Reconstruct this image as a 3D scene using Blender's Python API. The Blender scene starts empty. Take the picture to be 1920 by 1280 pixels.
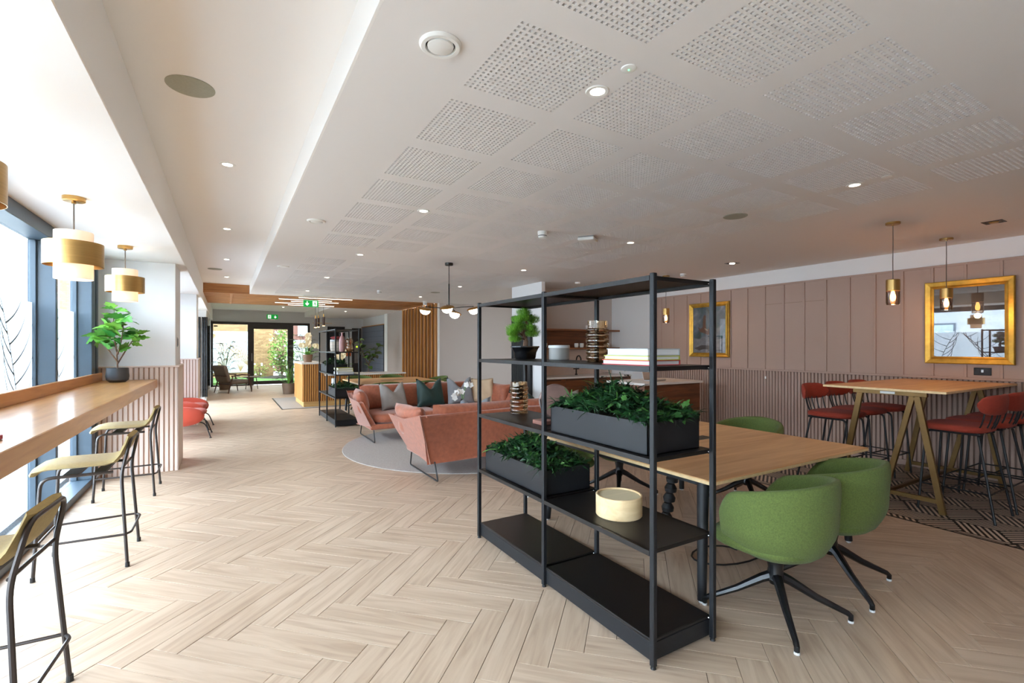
import bpy, bmesh, math, random
from mathutils import Vector, Matrix
random.seed(7)
SC = bpy.context.scene
COL = SC.collection
R = math.radians
PI = math.pi

# ---------------------------------------------------------------- camera
F_PX, VPX, HORIZON = 903.0, 424.0, 650.0
YAW = math.atan((960.0 - VPX) / F_PX)
cam_d = bpy.data.cameras.new('camera')
cam = bpy.data.objects.new('camera', cam_d)
COL.objects.link(cam)
cam.location = (0, 0, 1.5)
cam.rotation_euler = (R(90), 0, -YAW)
cam_d.sensor_width = 36.0
cam_d.sensor_fit = 'HORIZONTAL'
cam_d.lens = 36.0 * F_PX / 1920.0
cam_d.shift_y = (HORIZON - 640.0) / 1920.0
cam_d.clip_start = 0.05
cam_d.clip_end = 300
SC.camera = cam

# ---------------------------------------------------------------- world, light, exposure
SC.view_settings.view_transform = 'Standard'
SC.view_settings.look = 'None'
SC.view_settings.exposure = 0.0
SC.view_settings.gamma = 1.0
SC.view_settings.use_curve_mapping = False
W = bpy.data.worlds.new('overcast_sky')
SC.world = W
W.use_nodes = True
_bg = W.node_tree.nodes['Background']
_bg.inputs[0].default_value = (0.74, 0.87, 1.0, 1)
_bg.inputs[1].default_value = 25.5
SC.cycles.max_bounces = 8
SC.cycles.diffuse_bounces = 5
SC.cycles.glossy_bounces = 3
SC.cycles.use_adaptive_sampling = True
SC.cycles.adaptive_threshold = .025
SC.cycles.transmission_bounces = 6
SC.cycles.transparent_max_bounces = 12
SC.cycles.sample_clamp_indirect = 6.0
SC.cycles.caustics_reflective = False
SC.cycles.caustics_refractive = False
SC.cycles.use_denoising = True
DOWN_W = 3.5      # each recessed downlight
WARM = (1.0, 0.80, 0.58)

def light(name, kind, loc, energy, color=(1, 1, 1), parent=None, rot=None, **kw):
    d = bpy.data.lights.new(name, kind)
    d.energy = energy
    d.color = color
    for k, v in kw.items():
        setattr(d, k, v)
    o = bpy.data.objects.new(name, d)
    COL.objects.link(o)
    o.location = loc
    if rot:
        o.rotation_euler = rot
    if parent:
        o.parent = parent
    return o

# sky portals in the window openings (they only guide the sampling of the sky)
def portal(loc, rot, sx, sy):
    o = light('window_daylight', 'AREA', loc, 1.0, rot=rot, shape='RECTANGLE', size=sx, size_y=sy)
    o.data.cycles.is_portal = True
portal((-1.47, 2.75, 1.27), (0, R(-90), 0), 2.45, 8.6)
portal((-1.47, 9.45, 1.27), (0, R(-90), 0), 2.45, 3.0)
portal((-1.47, 13.75, 1.27), (0, R(-90), 0), 2.45, 3.9)
portal((1.25, 21.45, 1.22), (R(90), 0, R(180)), 3.4, 2.4)

# ---------------------------------------------------------------- materials
def lin(h):
    h = h.lstrip('#')
    v = [int(h[i:i + 2], 16) / 255 for i in (0, 2, 4)]
    return tuple(x / 12.92 if x <= .04045 else ((x + .055) / 1.055) ** 2.4 for x in v) + (1,)

MATS = {}
def nodes(name):
    m = bpy.data.materials.new(name)
    m.use_nodes = True
    nt = m.node_tree
    return m, nt, nt.nodes['Principled BSDF']

def mat(name, col, rough=.5, metal=0, var=0.0, scale=8, bump=0.0, bscale=60, spec=.5, sheen=0, coat=0, emit=None, estr=0, stretch=None, alpha=None, trans=0):
    if name in MATS:
        return MATS[name]
    m, nt, b = nodes(name)
    c = lin(col) if isinstance(col, str) else col
    b.inputs['Base Color'].default_value = c
    b.inputs['Roughness'].default_value = rough
    b.inputs['Metallic'].default_value = metal
    b.inputs['Specular IOR Level'].default_value = spec
    b.inputs['Sheen Weight'].default_value = sheen
    b.inputs['Coat Weight'].default_value = coat
    b.inputs['Transmission Weight'].default_value = trans
    tc = nt.nodes.new('ShaderNodeTexCoord')
    src = tc.outputs['Object']
    if stretch:
        mp = nt.nodes.new('ShaderNodeMapping')
        mp.inputs['Scale'].default_value = stretch
        nt.links.new(src, mp.inputs['Vector'])
        src = mp.outputs['Vector']
    if var:
        n = nt.nodes.new('ShaderNodeTexNoise')
        n.inputs['Scale'].default_value = scale
        n.inputs['Detail'].default_value = 6
        nt.links.new(src, n.inputs['Vector'])
        r = nt.nodes.new('ShaderNodeValToRGB')
        r.color_ramp.elements[0].position = .3
        r.color_ramp.elements[1].position = .7
        r.color_ramp.elements[0].color = tuple(max(0, x * (1 - var)) for x in c[:3]) + (1,)
        r.color_ramp.elements[1].color = tuple(min(1, x * (1 + var)) for x in c[:3]) + (1,)
        nt.links.new(n.outputs['Fac'], r.inputs['Fac'])
        nt.links.new(r.outputs['Color'], b.inputs['Base Color'])
    if bump:
        n2 = nt.nodes.new('ShaderNodeTexNoise')
        n2.inputs['Scale'].default_value = bscale
        n2.inputs['Detail'].default_value = 3
        nt.links.new(src, n2.inputs['Vector'])
        bp = nt.nodes.new('ShaderNodeBump')
        bp.inputs['Strength'].default_value = bump
        bp.inputs['Distance'].default_value = .01
        nt.links.new(n2.outputs['Fac'], bp.inputs['Height'])
        nt.links.new(bp.outputs['Normal'], b.inputs['Normal'])
    if emit:
        b.inputs['Emission Color'].default_value = lin(emit) if isinstance(emit, str) else emit
        b.inputs['Emission Strength'].default_value = estr
        m.cycles.emission_sampling = 'NONE'
    MATS[name] = m
    return m

def wood(name, c0, c1, axis=0, rough=.42, scale=3.0, coat=0.0, bump=.05, coord='Object'):
    """streaky grain running along the given axis"""
    if name in MATS:
        return MATS[name]
    m, nt, b = nodes(name)
    tc = nt.nodes.new('ShaderNodeTexCoord')
    mp = nt.nodes.new('ShaderNodeMapping')
    s = [9.0, 9.0, 9.0]
    s[axis] = .7
    mp.inputs['Scale'].default_value = s
    nt.links.new(tc.outputs[coord], mp.inputs['Vector'])
    oi = nt.nodes.new('ShaderNodeObjectInfo')
    cb = nt.nodes.new('ShaderNodeCombineXYZ')
    for i in range(3):
        mu = nt.nodes.new('ShaderNodeMath'); mu.operation = 'MULTIPLY'
        mu.inputs[1].default_value = (31.0, 17.0, 53.0)[i]
        nt.links.new(oi.outputs['Random'], mu.inputs[0])
        nt.links.new(mu.outputs[0], cb.inputs[i])
    ad = nt.nodes.new('ShaderNodeVectorMath'); ad.operation = 'ADD'
    nt.links.new(mp.outputs['Vector'], ad.inputs[0])
    nt.links.new(cb.outputs[0], ad.inputs[1])
    n = nt.nodes.new('ShaderNodeTexNoise')
    n.inputs['Scale'].default_value = scale
    n.inputs['Detail'].default_value = 8
    n.inputs['Distortion'].default_value = .6
    nt.links.new(ad.outputs[0], n.inputs['Vector'])
    r = nt.nodes.new('ShaderNodeValToRGB')
    e = r.color_ramp.elements
    e[0].position, e[1].position = .32, .66
    e[0].color, e[1].color = lin(c0), lin(c1)
    nt.links.new(n.outputs['Fac'], r.inputs['Fac'])
    nt.links.new(r.outputs['Color'], b.inputs['Base Color'])
    b.inputs['Roughness'].default_value = rough
    b.inputs['Coat Weight'].default_value = coat
    b.inputs['Coat Roughness'].default_value = .12
    if bump:
        bp = nt.nodes.new('ShaderNodeBump')
        bp.inputs['Strength'].default_value = bump
        bp.inputs['Distance'].default_value = .004
        nt.links.new(n.outputs['Fac'], bp.inputs['Height'])
        nt.links.new(bp.outputs['Normal'], b.inputs['Normal'])
    MATS[name] = m
    return m

def thin_glass(name, tint=(1, 1, 1, 1), refl=.07, rough=0.0):
    if name in MATS:
        return MATS[name]
    m = bpy.data.materials.new(name); m.use_nodes = True
    nt = m.node_tree; nt.nodes.clear()
    out = nt.nodes.new('ShaderNodeOutputMaterial')
    t = nt.nodes.new('ShaderNodeBsdfTransparent'); t.inputs[0].default_value = tint
    g = nt.nodes.new('ShaderNodeBsdfGlossy'); g.inputs['Roughness'].default_value = rough
    lw = nt.nodes.new('ShaderNodeLayerWeight'); lw.inputs['Blend'].default_value = .25
    mm = nt.nodes.new('ShaderNodeMath'); mm.operation = 'MULTIPLY_ADD'
    mm.inputs[1].default_value = .5; mm.inputs[2].default_value = refl
    nt.links.new(lw.outputs['Fresnel'], mm.inputs[0])
    mx = nt.nodes.new('ShaderNodeMixShader')
    nt.links.new(mm.outputs[0], mx.inputs[0])
    nt.links.new(t.outputs[0], mx.inputs[1]); nt.links.new(g.outputs[0], mx.inputs[2])
    nt.links.new(mx.outputs[0], out.inputs[0])
    MATS[name] = m
    return m

def frosted(name, col, mixt=.6):
    m = bpy.data.materials.new(name); m.use_nodes = True
    nt = m.node_tree; nt.nodes.clear()
    out = nt.nodes.new('ShaderNodeOutputMaterial')
    d = nt.nodes.new('ShaderNodeBsdfDiffuse'); d.inputs[0].default_value = lin(col)
    t = nt.nodes.new('ShaderNodeBsdfTranslucent'); t.inputs[0].default_value = lin(col)
    mx = nt.nodes.new('ShaderNodeMixShader'); mx.inputs[0].default_value = mixt
    nt.links.new(d.outputs[0], mx.inputs[1]); nt.links.new(t.outputs[0], mx.inputs[2])
    nt.links.new(mx.outputs[0], out.inputs[0])
    MATS[name] = m
    return m

def foliage(name, dark, light_, rough=.45):
    if name in MATS:
        return MATS[name]
    m, nt, b = nodes(name)
    ge = nt.nodes.new('ShaderNodeNewGeometry')
    r = nt.nodes.new('ShaderNodeValToRGB')
    e = r.color_ramp.elements
    e[0].color, e[1].color = lin(dark), lin(light_)
    oi = nt.nodes.new('ShaderNodeObjectInfo')
    ad = nt.nodes.new('ShaderNodeMath'); ad.operation = 'ADD'
    fr = nt.nodes.new('ShaderNodeMath'); fr.operation = 'FRACT'
    nt.links.new(ge.outputs['Random Per Island'], ad.inputs[0])
    nt.links.new(oi.outputs['Random'], ad.inputs[1])
    nt.links.new(ad.outputs[0], fr.inputs[0])
    nt.links.new(fr.outputs[0], r.inputs['Fac'])
    nt.links.new(r.outputs['Color'], b.inputs['Base Color'])
    b.inputs['Roughness'].default_value = rough
    MATS[name] = m
    return m

M_WALL = mat('white_wall_paint', '#eeeeee', .7, bump=.02, bscale=220)
M_CEIL = mat('white_ceiling_paint', '#e8e5e2', .75, bump=.02, bscale=220)
M_CEILW = mat('warm_white_ceiling_paint', '#f3f0ec', .75, bump=.02, bscale=220)
M_VOID = mat('perforation_void', '#5e554b', .9, var=.1)
M_GREYWALL = mat('greige_wall_paint', '#c3b8b0', .75, bump=.02, bscale=200)
M_GREYWALL_SHADE = mat('shaded_greige_paint', '#a99d94', .75, bump=.02, bscale=200)  # greige wall paint darkened: the lobby wall's shade put into its colour
M_COOLGREY = mat('cool_grey_wall_paint', '#d2d5d6', .75, bump=.02, bscale=200)
M_PINK = mat('dusty_pink_paint', '#a98e80', .6, bump=.02, bscale=180)
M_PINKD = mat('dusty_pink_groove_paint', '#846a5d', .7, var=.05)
M_PINKL = mat('pale_pink_paint', '#e3cfc3', .6, bump=.02, bscale=180)
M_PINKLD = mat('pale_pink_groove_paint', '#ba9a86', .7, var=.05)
M_FRAME = mat('slate_window_frame', '#42505c', .4, bump=.02, bscale=300, var=.05)
M_DKFRAME = mat('dark_brown_door_frame', '#352f2d', .4, var=.05, bump=.02)
M_BLACK = mat('black_powdercoat', '#17181b', .45, bump=.05, bscale=500, var=.05, spec=.35)
M_BLACKB = mat('black_brown_powdercoat', '#141110', .42, bump=.05, bscale=500, var=.05, spec=.4)
M_BLACKG = mat('gloss_black_paint', '#121214', .25, var=.1)
M_BLKPL = mat('black_plastic', '#141415', .5, var=.1)
M_GREYPL = mat('pale_grey_plastic', '#cfd0cf', .5, var=.03)
M_WHITEPL = mat('white_plastic', '#eeeeea', .4, var=.02)
M_BRASS = mat('brushed_brass', '#b8935a', .33, metal=1, var=.08, scale=3, stretch=(1, 1, 60), bump=.02)
M_BRASSD = mat('aged_brass_paint', '#6e522a', .38, metal=.6, var=.12, bump=.05)
M_GOLDF = mat('gold_leaf_frame', '#bd953f', .4, metal=.75, var=.2, scale=14, bump=.15, bscale=50)
M_CHROME = mat('chrome', '#d8d8da', .18, metal=1, var=.03)
M_STEEL = mat('brushed_steel', '#a8aaac', .35, metal=1, var=.05)
M_COUNTER = wood('warm_oak_counter', '#b87f45', '#d29a5c', 1, rough=.3, coat=.35, scale=2.4)
M_COUNTERE = wood('warm_oak_edge', '#a9713c', '#c48a52', 1, rough=.4, scale=2.4)
M_TABLE = wood('pale_oak_table', '#c48f5c', '#dcae7a', 0, rough=.42, scale=1.8)
M_TABLEEDGE = mat('birch_ply_edge', '#dcbd8c', .5, var=.1, scale=30)
M_OAKSLAT = wood('oak_slat', '#a56b30', '#c58944', 2, rough=.5, scale=2)
M_OAKSLATX = wood('oak_slat_lengthways', '#9a6233', '#bb8149', 0, rough=.5, scale=2)
M_OAKBACK = wood('oak_backing', '#5a3413', '#74461d', 2, rough=.6, scale=2)
M_WALNUT = wood('walnut', '#4f2c18', '#7b4727', 0, rough=.4, scale=2.2)
M_WALNUTL = wood('walnut_light', '#6f4123', '#935a32', 0, rough=.45, scale=2.2)
M_BIRCH = wood('birch_bentwood', '#dcb988', '#edd0a3', 0, rough=.45, scale=2.4)
M_MARBLE = mat('white_stone_top', '#e4e0da', .25, var=.04, scale=3)
M_CORAL = mat('coral_velvet', '#9c5437', .6, var=.17, scale=24, bump=.15, bscale=24, sheen=.4)
M_CORALW = mat('coral_wool', '#b8452f', .85, var=.06, bump=.2, bscale=350, sheen=.2)
M_MUSTARD = mat('mustard_wool', '#a08c52', .9, var=.1, scale=60, bump=.25, bscale=420, sheen=.15)
M_GREEN = mat('green_wool', '#57652d', .9, var=.22, scale=150, bump=.3, bscale=420, sheen=.05)
M_RUST = mat('rust_cord_fabric', '#8d2c17', .85, var=.14, scale=40, bump=.3, bscale=300, stretch=(1, 1, 4), sheen=.03)
M_GREYFAB = mat('grey_linen', '#8d8783', .85, var=.08, bump=.2, bscale=300)
M_GREYFAB2 = mat('blue_grey_linen', '#878a90', .8, var=.08, bump=.2, bscale=300)
M_TEAL = mat('teal_velvet', '#082e2b', .55, var=.2, scale=5, bump=.1, sheen=.1)
M_CREAM = mat('cream_linen', '#d2b99b', .85, var=.06, bump=.2, bscale=260)
M_TAUPE = mat('taupe_weave', '#776c62', .85, var=.1, bump=.25, bscale=300)
M_RUG = mat('grey_round_rug_pile', '#a49c96', .95, var=.12, scale=60, bump=.5, bscale=240)
M_MATR = mat('entrance_mat_pile', '#9d948a', .95, var=.15, scale=80, bump=.4, bscale=300)
M_TRUNK = mat('brown_bark', '#6a4f3d', .85, var=.25, scale=30, bump=.3, bscale=80)
M_SOIL = mat('dark_soil', '#2b211a', .95, var=.3, scale=40, bump=.5)
M_CHAR = mat('charcoal_ceramic', '#3c4044', .55, var=.06, bump=.1, bscale=40, stretch=(.2, .2, 4))
M_SHADE = frosted('opal_lamp_shade', '#fbf1e6', .5)
M_FILM = frosted('frosted_window_film', '#f4f8fb', .75)
M_VEIN = thin_glass('clear_cut_line', (.42, .52, .55, 1), .05)
M_GLASS = thin_glass('window_glass', (.97, .99, 1, 1), .03)
M_PICGLASS = mat('picture_glazing', '#000000', .02, trans=0)
M_GLASSFAR = thin_glass('dimming_far_glass', (.60, .61, .60, 1), .02)  # grey tint added to dim the overbright garden view
M_AMBER = thin_glass('smoked_amber_glass', (.90, .80, .68, 1), .06)
M_AMBER2 = thin_glass('smoked_glass', (.84, .76, .70, 1), .05)
M_BULB = mat('warm_filament_bulb', '#ffb060', .4, emit=(1, .55, .16, 1), estr=14)
M_DOWNGLOW = mat('downlight_lens', '#ffffff', .4, emit=(1, .86, .70, 1), estr=20)
M_GLOBE = mat('opal_globe', '#ffffff', .4, emit=(1, .93, .82, 1), estr=5)
M_LED = mat('linear_led', '#ffffff', .4, emit=(1, .88, .72, 1), estr=3)
M_EXITG = mat('exit_sign_green', '#0fa03f', .5, emit=lin('#0fa03f'), estr=.6)
M_EXITW = mat('exit_sign_white', '#ffffff', .5, emit=(1, 1, 1, 1), estr=.9)
M_PAPER = mat('book_pages', '#dcdada', .8, var=.05, scale=4, stretch=(1, 1, 120))
M_LEAF = foliage('plant_leaf', '#2f7a30', '#7fb544')
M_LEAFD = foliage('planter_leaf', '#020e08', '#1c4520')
M_LEAFE = foliage('planter_leaf_bright', '#0f3a1b', '#4d7a36')
M_FIG = foliage('fig_leaf', '#20381a', '#5f7f2c')
M_PALM = foliage('palm_leaf', '#0d1f10', '#34552a')
M_PINE = foliage('bonsai_needle', '#3f7d12', '#84b83a')
M_PETAL = mat('white_petal', '#f4f2ee', .6, var=.03)
M_PETALC = mat('cream_petal', '#f1dfb8', .6, var=.06)

# ---------------------------------------------------------------- mesh helpers
class MB:
    """collects shapes and links them as ONE mesh object"""
    def __init__(s):
        s.v, s.f, s.uv = [], [], {}
    def add(s, v, f, M=None):
        o = len(s.v)
        s.v += [tuple(M @ Vector(p)) if M is not None else tuple(p) for p in v]
        s.f += [tuple(i + o for i in q) for q in f]
        return s
    def box(s, x0, x1, y0, y1, z0, z1, M=None):
        v = [(x0, y0, z0), (x1, y0, z0), (x1, y1, z0), (x0, y1, z0), (x0, y0, z1), (x1, y0, z1), (x1, y1, z1), (x0, y1, z1)]
        f = [(0, 3, 2, 1), (4, 5, 6, 7), (0, 1, 5, 4), (1, 2, 6, 5), (2, 3, 7, 6), (3, 0, 4, 7)]
        return s.add(v, f, M)
    def bar(s, a, b, w, h=None, up=(0, 0, 1)):
        """square bar from a to b"""
        h = h or w
        a, b = Vector(a), Vector(b)
        t = (b - a).normalized()
        u = Vector(up)
        if abs(t.dot(u)) > .98:
            u = Vector((1, 0, 0))
        r = t.cross(u).normalized()
        u = r.cross(t)
        v = []
        for p in (a, b):
            for i, j in ((-1, -1), (1, -1), (1, 1), (-1, 1)):
                v.append(p + r * (i * w / 2) + u * (j * h / 2))
        return s.add(v, [(3, 2, 1, 0), (4, 5, 6, 7), (0, 1, 5, 4), (1, 2, 6, 5), (2, 3, 7, 6), (3, 0, 4, 7)])
    def lathe(s, prof, n=24, M=None, cap=True):
        v, f = [], []
        for (r, z) in prof:
            for k in range(n):
                a = 2 * PI * k / n
                v.append((r * math.cos(a), r * math.sin(a), z))
        for i in range(len(prof) - 1):
            for k in range(n):
                f.append((i * n + k, i * n + (k + 1) % n, (i + 1) * n + (k + 1) % n, (i + 1) * n + k))
        if cap:
            if prof[0][0] > 1e-5:
                f.append(tuple(reversed(range(n))))
            if prof[-1][0] > 1e-5:
                f.append(tuple(range((len(prof) - 1) * n, len(prof) * n)))
        return s.add(v, f, M)
    def tube(s, pts, r, n=8, closed=False):
        pts = [Vector(p) for p in pts]
        m = len(pts)
        rs = r if isinstance(r, (list, tuple)) else [r] * m
        v, f = [], []
        ref = None
        for i, p in enumerate(pts):
            if closed:
                t = pts[(i + 1) % m] - pts[i - 1]
            else:
                t = pts[min(i + 1, m - 1)] - pts[max(i - 1, 0)]
            t.normalize()
            if ref is None:
                ref = Vector((0, 0, 1)) if abs(t.z) < .9 else Vector((1, 0, 0))
            a = t.cross(ref)
            if a.length < 1e-4:
                a = t.cross(Vector((.3, .8, .1)))
            a.normalize()
            b = a.cross(t).normalized()
            ref = b
            for k in range(n):
                g = 2 * PI * k / n
                v.append(p + (a * math.cos(g) + b * math.sin(g)) * rs[i])
        rng = m if closed else m - 1
        for i in range(rng):
            j = (i + 1) % m
            for k in range(n):
                f.append((i * n + k, i * n + (k + 1) % n, j * n + (k + 1) % n, j * n + k))
        if not closed:
            f.append(tuple(reversed(range(n))))
            f.append(tuple(range((m - 1) * n, m * n)))
        return s.add(v, f)
    def prism(s, poly, axis, a, b):
        """poly in the other two axes, extruded along axis from a to b"""
        n = len(poly)
        def P(p, t):
            return {0: (t, p[0], p[1]), 1: (p[0], t, p[1]), 2: (p[0], p[1], t)}[axis]
        v = [P(p, a) for p in poly] + [P(p, b) for p in poly]
        f = [tuple(range(n)), tuple(reversed(range(n, 2 * n)))]
        f += [(i, (i + 1) % n, n + (i + 1) % n, n + i) for i in range(n)]
        return s.add(v, f)
    def ell(s, c, r, n=14, m=8, p=1.0, M=None):
        """ellipsoid / superellipsoid"""
        def sp(x):
            return math.copysign(abs(x) ** p, x)
        v, f = [], []
        for i in range(m + 1):
            th = -PI / 2 + PI * i / m
            for k in range(n):
                a = 2 * PI * k / n
                v.append((c[0] + r[0] * sp(math.cos(th)) * sp(math.cos(a)), c[1] + r[1] * sp(math.cos(th)) * sp(math.sin(a)), c[2] + r[2] * sp(math.sin(th))))
        for i in range(m):
            for k in range(n):
                f.append((i * n + k, i * n + (k + 1) % n, (i + 1) * n + (k + 1) % n, (i + 1) * n + k))
        return s.add(v, f, M)
    def grid(s, rows, closed=False):
        """rows of points -> sheet"""
        m, n = len(rows), len(rows[0])
        v = [p for r in rows for p in r]
        f = []
        for i in range(m - 1):
            for k in range(n if closed else n - 1):
                f.append((i * n + k, i * n + (k + 1) % n, (i + 1) * n + (k + 1) % n, (i + 1) * n + k))
        return s.add(v, f)
    def mesh(s, name, m=None, smooth=35, bevel=0, seg=1, weld=True, recalc=True):
        me = bpy.data.meshes.new(name)
        me.from_pydata([tuple(p) for p in s.v], [], s.f)
        if recalc or weld or bevel:
            bm = bmesh.new()
            bm.from_mesh(me)
            if weld:
                bmesh.ops.remove_doubles(bm, verts=bm.verts, dist=1e-5)
            if bevel:
                es = [e for e in bm.edges if len(e.link_faces) == 2 and e.calc_face_angle(0) > R(30)]
                bmesh.ops.bevel(bm, geom=es, offset=bevel, segments=seg, affect='EDGES', profile=.5, clamp_overlap=True)
            if recalc:
                bmesh.ops.recalc_face_normals(bm, faces=bm.faces)
            bm.to_mesh(me)
            bm.free()
        if smooth:
            me.shade_smooth()
            me.set_sharp_from_angle(angle=R(smooth))
        if m is not None:
            me.materials.append(m)
        return me
    def build(s, name, m, parent=None, loc=None, rotz=0, **kw):
        return link(name, s.mesh(name, m, **kw), parent, loc, rotz)

def link(name, me, parent=None, loc=None, rotz=0):
    o = bpy.data.objects.new(name, me)
    COL.objects.link(o)
    if loc:
        o.location = loc
    if rotz:
        o.rotation_euler = (0, 0, rotz)
    if parent:
        o.parent = parent
    return o

def tag(o, label=None, cat=None, group=None, kind=None):
    if label: o['label'] = label
    if cat: o['category'] = cat
    if group: o['group'] = group
    if kind: o['kind'] = kind
    return o

def thing(name, label, cat, loc=(0, 0, 0), rotz=0, group=None):
    o = bpy.data.objects.new(name, None)
    COL.objects.link(o)
    o.empty_display_size = .05
    o.location = loc
    o.rotation_euler = (0, 0, rotz)
    return tag(o, label, cat, group)

def struct(name, mb, m, **kw):
    return tag(mb.build(name, m, **kw), kind='structure')

def dup(root, label, loc=None, rotz=None, group=None):
    r = root.copy()
    COL.objects.link(r)
    if loc is not None: r.location = loc
    if rotz is not None: r.rotation_euler = (0, 0, rotz)
    r['label'] = label
    if group: r['group'] = group
    for ch in root.children:
        c = ch.copy()
        COL.objects.link(c)
        c.parent = r
        for g in ch.children:
            d = g.copy()
            COL.objects.link(d)
            d.parent = c
    return r

def box(name, x0, x1, y0, y1, z0, z1, m, parent=None, bevel=0, **kw):
    return MB().box(x0, x1, y0, y1, z0, z1).build(name, m, parent, bevel=bevel, **kw)

def bez(p0, p1, p2, n=8):
    p0, p1, p2 = Vector(p0), Vector(p1), Vector(p2)
    return [(1 - t) ** 2 * p0 + 2 * t * (1 - t) * p1 + t * t * p2 for t in [i / n for i in range(n + 1)]]

def fillet(pts, r, n=4):
    """polyline with rounded corners"""
    pts = [Vector(p) for p in pts]
    out = [pts[0]]
    for i in range(1, len(pts) - 1):
        a, b, c = pts[i - 1], pts[i], pts[i + 1]
        d1, d2 = (a - b), (c - b)
        q = min(r, d1.length * .49, d2.length * .49)
        out += bez(b + d1.normalized() * q, b, b + d2.normalized() * q, n)
    out.append(pts[-1])
    return out

def leaf_geo(L, w, bend=.25, fold=.12, n=4, tip=0.15):
    """leaf along +x, midrib at y=0"""
    v, f = [], []
    for i in range(n + 1):
        t = i / n
        ww = w * (math.sin(PI * min(1, t ** .8)) ** .8 if t < 1 else 0) + (w * .06 if i == 0 else 0)
        z = -bend * L * t * t
        x = L * t
        v += [(x, -ww / 2, z + fold * ww), (x, 0, z), (x, ww / 2, z + fold * ww)]
    for i in range(n):
        a = 3 * i
        f += [(a, a + 3, a + 4, a + 1), (a + 1, a + 4, a + 5, a + 2)]
    return v, f

def orient(loc, yaw, pitch, roll=0, s=1):
    return Matrix.Translation(Vector(loc)) @ Matrix.Rotation(yaw, 4, 'Z') @ Matrix.Rotation(-pitch, 4, 'Y') @ Matrix.Rotation(roll, 4, 'X') @ Matrix.Scale(s, 4)

def pillow_mesh(name, w, h, t, m, n=10, karate=0.0, sag=0.12):
    """cushion standing in xz, thickness along y, base at z=0; optional chop in the top edge"""
    rows = []
    mb = MB()
    for side in (-1, 1):
        g = []
        for i in range(n + 1):
            row = []
            v_ = -1 + 2 * i / n
            for k in range(n + 1):
                u = -1 + 2 * k / n
                pu, pv = u * (1 - sag * (1 - v_ * v_) * .55), v_ * (1 - sag * (1 - u * u) * .55)
                th = max(0, (1 - u ** 4)) ** .5 * max(0, (1 - v_ ** 4)) ** .5
                x = pu * w / 2
                z = (pv + 1) * h / 2
                if karate and v_ > 0:
                    dip = karate * math.exp(-(abs(u) / .42) ** 1.6) * v_ ** 1.5
                    z -= dip * h
                    x *= 1 - .10 * v_
                y = side * th * t / 2 + .012 * math.sin(5 * u + 3 * v_) * th
                row.append((x, y, z))
            g.append(row)
        mb.grid(g)
    return mb.mesh(name, m, smooth=80)
# ================================================================ THE SETTING
XL, XR, Y0, YF = -1.40, 7.44, -1.6, 21.3
ZS, ZM, ZC = 2.51, 2.71, 2.91          # window soffit, main ceiling, raised coffer
SX, CX1 = -.435, .474                  # soffit edge, coffer edge

# ---- floor: herringbone planks on a dark bed
PL, PW = .7135, .1517
def plank_mat():
    m, nt, b = nodes('limed_oak_plank')
    uv = nt.nodes.new('ShaderNodeUVMap'); uv.uv_map = 'UVMap'
    mp = nt.nodes.new('ShaderNodeMapping'); mp.inputs['Scale'].default_value = (1.3, 14, 1)
    nt.links.new(uv.outputs[0], mp.inputs['Vector'])
    n = nt.nodes.new('ShaderNodeTexNoise'); n.inputs['Scale'].default_value = 1.6; n.inputs['Detail'].default_value = 9; n.inputs['Distortion'].default_value = .9
    nt.links.new(mp.outputs[0], n.inputs['Vector'])
    r = nt.nodes.new('ShaderNodeValToRGB')
    e = r.color_ramp.elements
    e[0].position, e[0].color = .25, lin('#a8907a')
    e[1].position, e[1].color = .62, lin('#c6b09a')
    x = e.new(.45); x.color = lin('#baa38d')
    nt.links.new(n.outputs['Fac'], r.inputs['Fac'])
    mp2 = nt.nodes.new('ShaderNodeMapping'); mp2.inputs['Scale'].default_value = (.35, .9, 1)
    nt.links.new(uv.outputs[0], mp2.inputs['Vector'])
    n2 = nt.nodes.new('ShaderNodeTexNoise'); n2.inputs['Scale'].default_value = 1.1; n2.inputs['Detail'].default_value = 2
    nt.links.new(mp2.outputs[0], n2.inputs['Vector'])
    mx = nt.nodes.new('ShaderNodeMix'); mx.data_type = 'RGBA'; mx.blend_type = 'MULTIPLY'; mx.inputs[0].default_value = .75
    r2 = nt.nodes.new('ShaderNodeValToRGB')
    r2.color_ramp.elements[0].position = .3; r2.color_ramp.elements[1].position = .7
    r2.color_ramp.elements[0].color = (.86, .83, .80, 1); r2.color_ramp.elements[1].color = (1, 1, 1, 1)
    nt.links.new(n2.outputs['Fac'], r2.inputs['Fac'])
    nt.links.new(r.outputs['Color'], mx.inputs[6]); nt.links.new(r2.outputs['Color'], mx.inputs[7])
    nt.links.new(mx.outputs[2], b.inputs['Base Color'])
    b.inputs['Roughness'].default_value = .42
    bp = nt.nodes.new('ShaderNodeBump'); bp.inputs['Strength'].default_value = .06; bp.inputs['Distance'].default_value = .003
    nt.links.new(n.outputs['Fac'], bp.inputs['Height']); nt.links.new(bp.outputs[0], b.inputs['Normal'])
    return m
M_PLANK = plank_mat()
M_BED = mat('dark_joint', '#4f3c2e', .9, var=.1)

floor = struct('floor', MB().box(XL - .1, XR + .8, Y0 - .1, YF + .1, -.06, -.005), M_BED)

def clip(poly, ax, val, keep_greater):
    out = []
    for i, p in enumerate(poly):
        q = poly[(i + 1) % len(poly)]
        a, b = (p[ax] - val), (q[ax] - val)
        if not keep_greater:
            a, b = -a, -b
        if a >= 0:
            out.append(p)
        if a * b < 0:
            t = a / (a - b)
            out.append(tuple(p[k] + (q[k] - p[k]) * t for k in range(len(p))))
    return out

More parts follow.
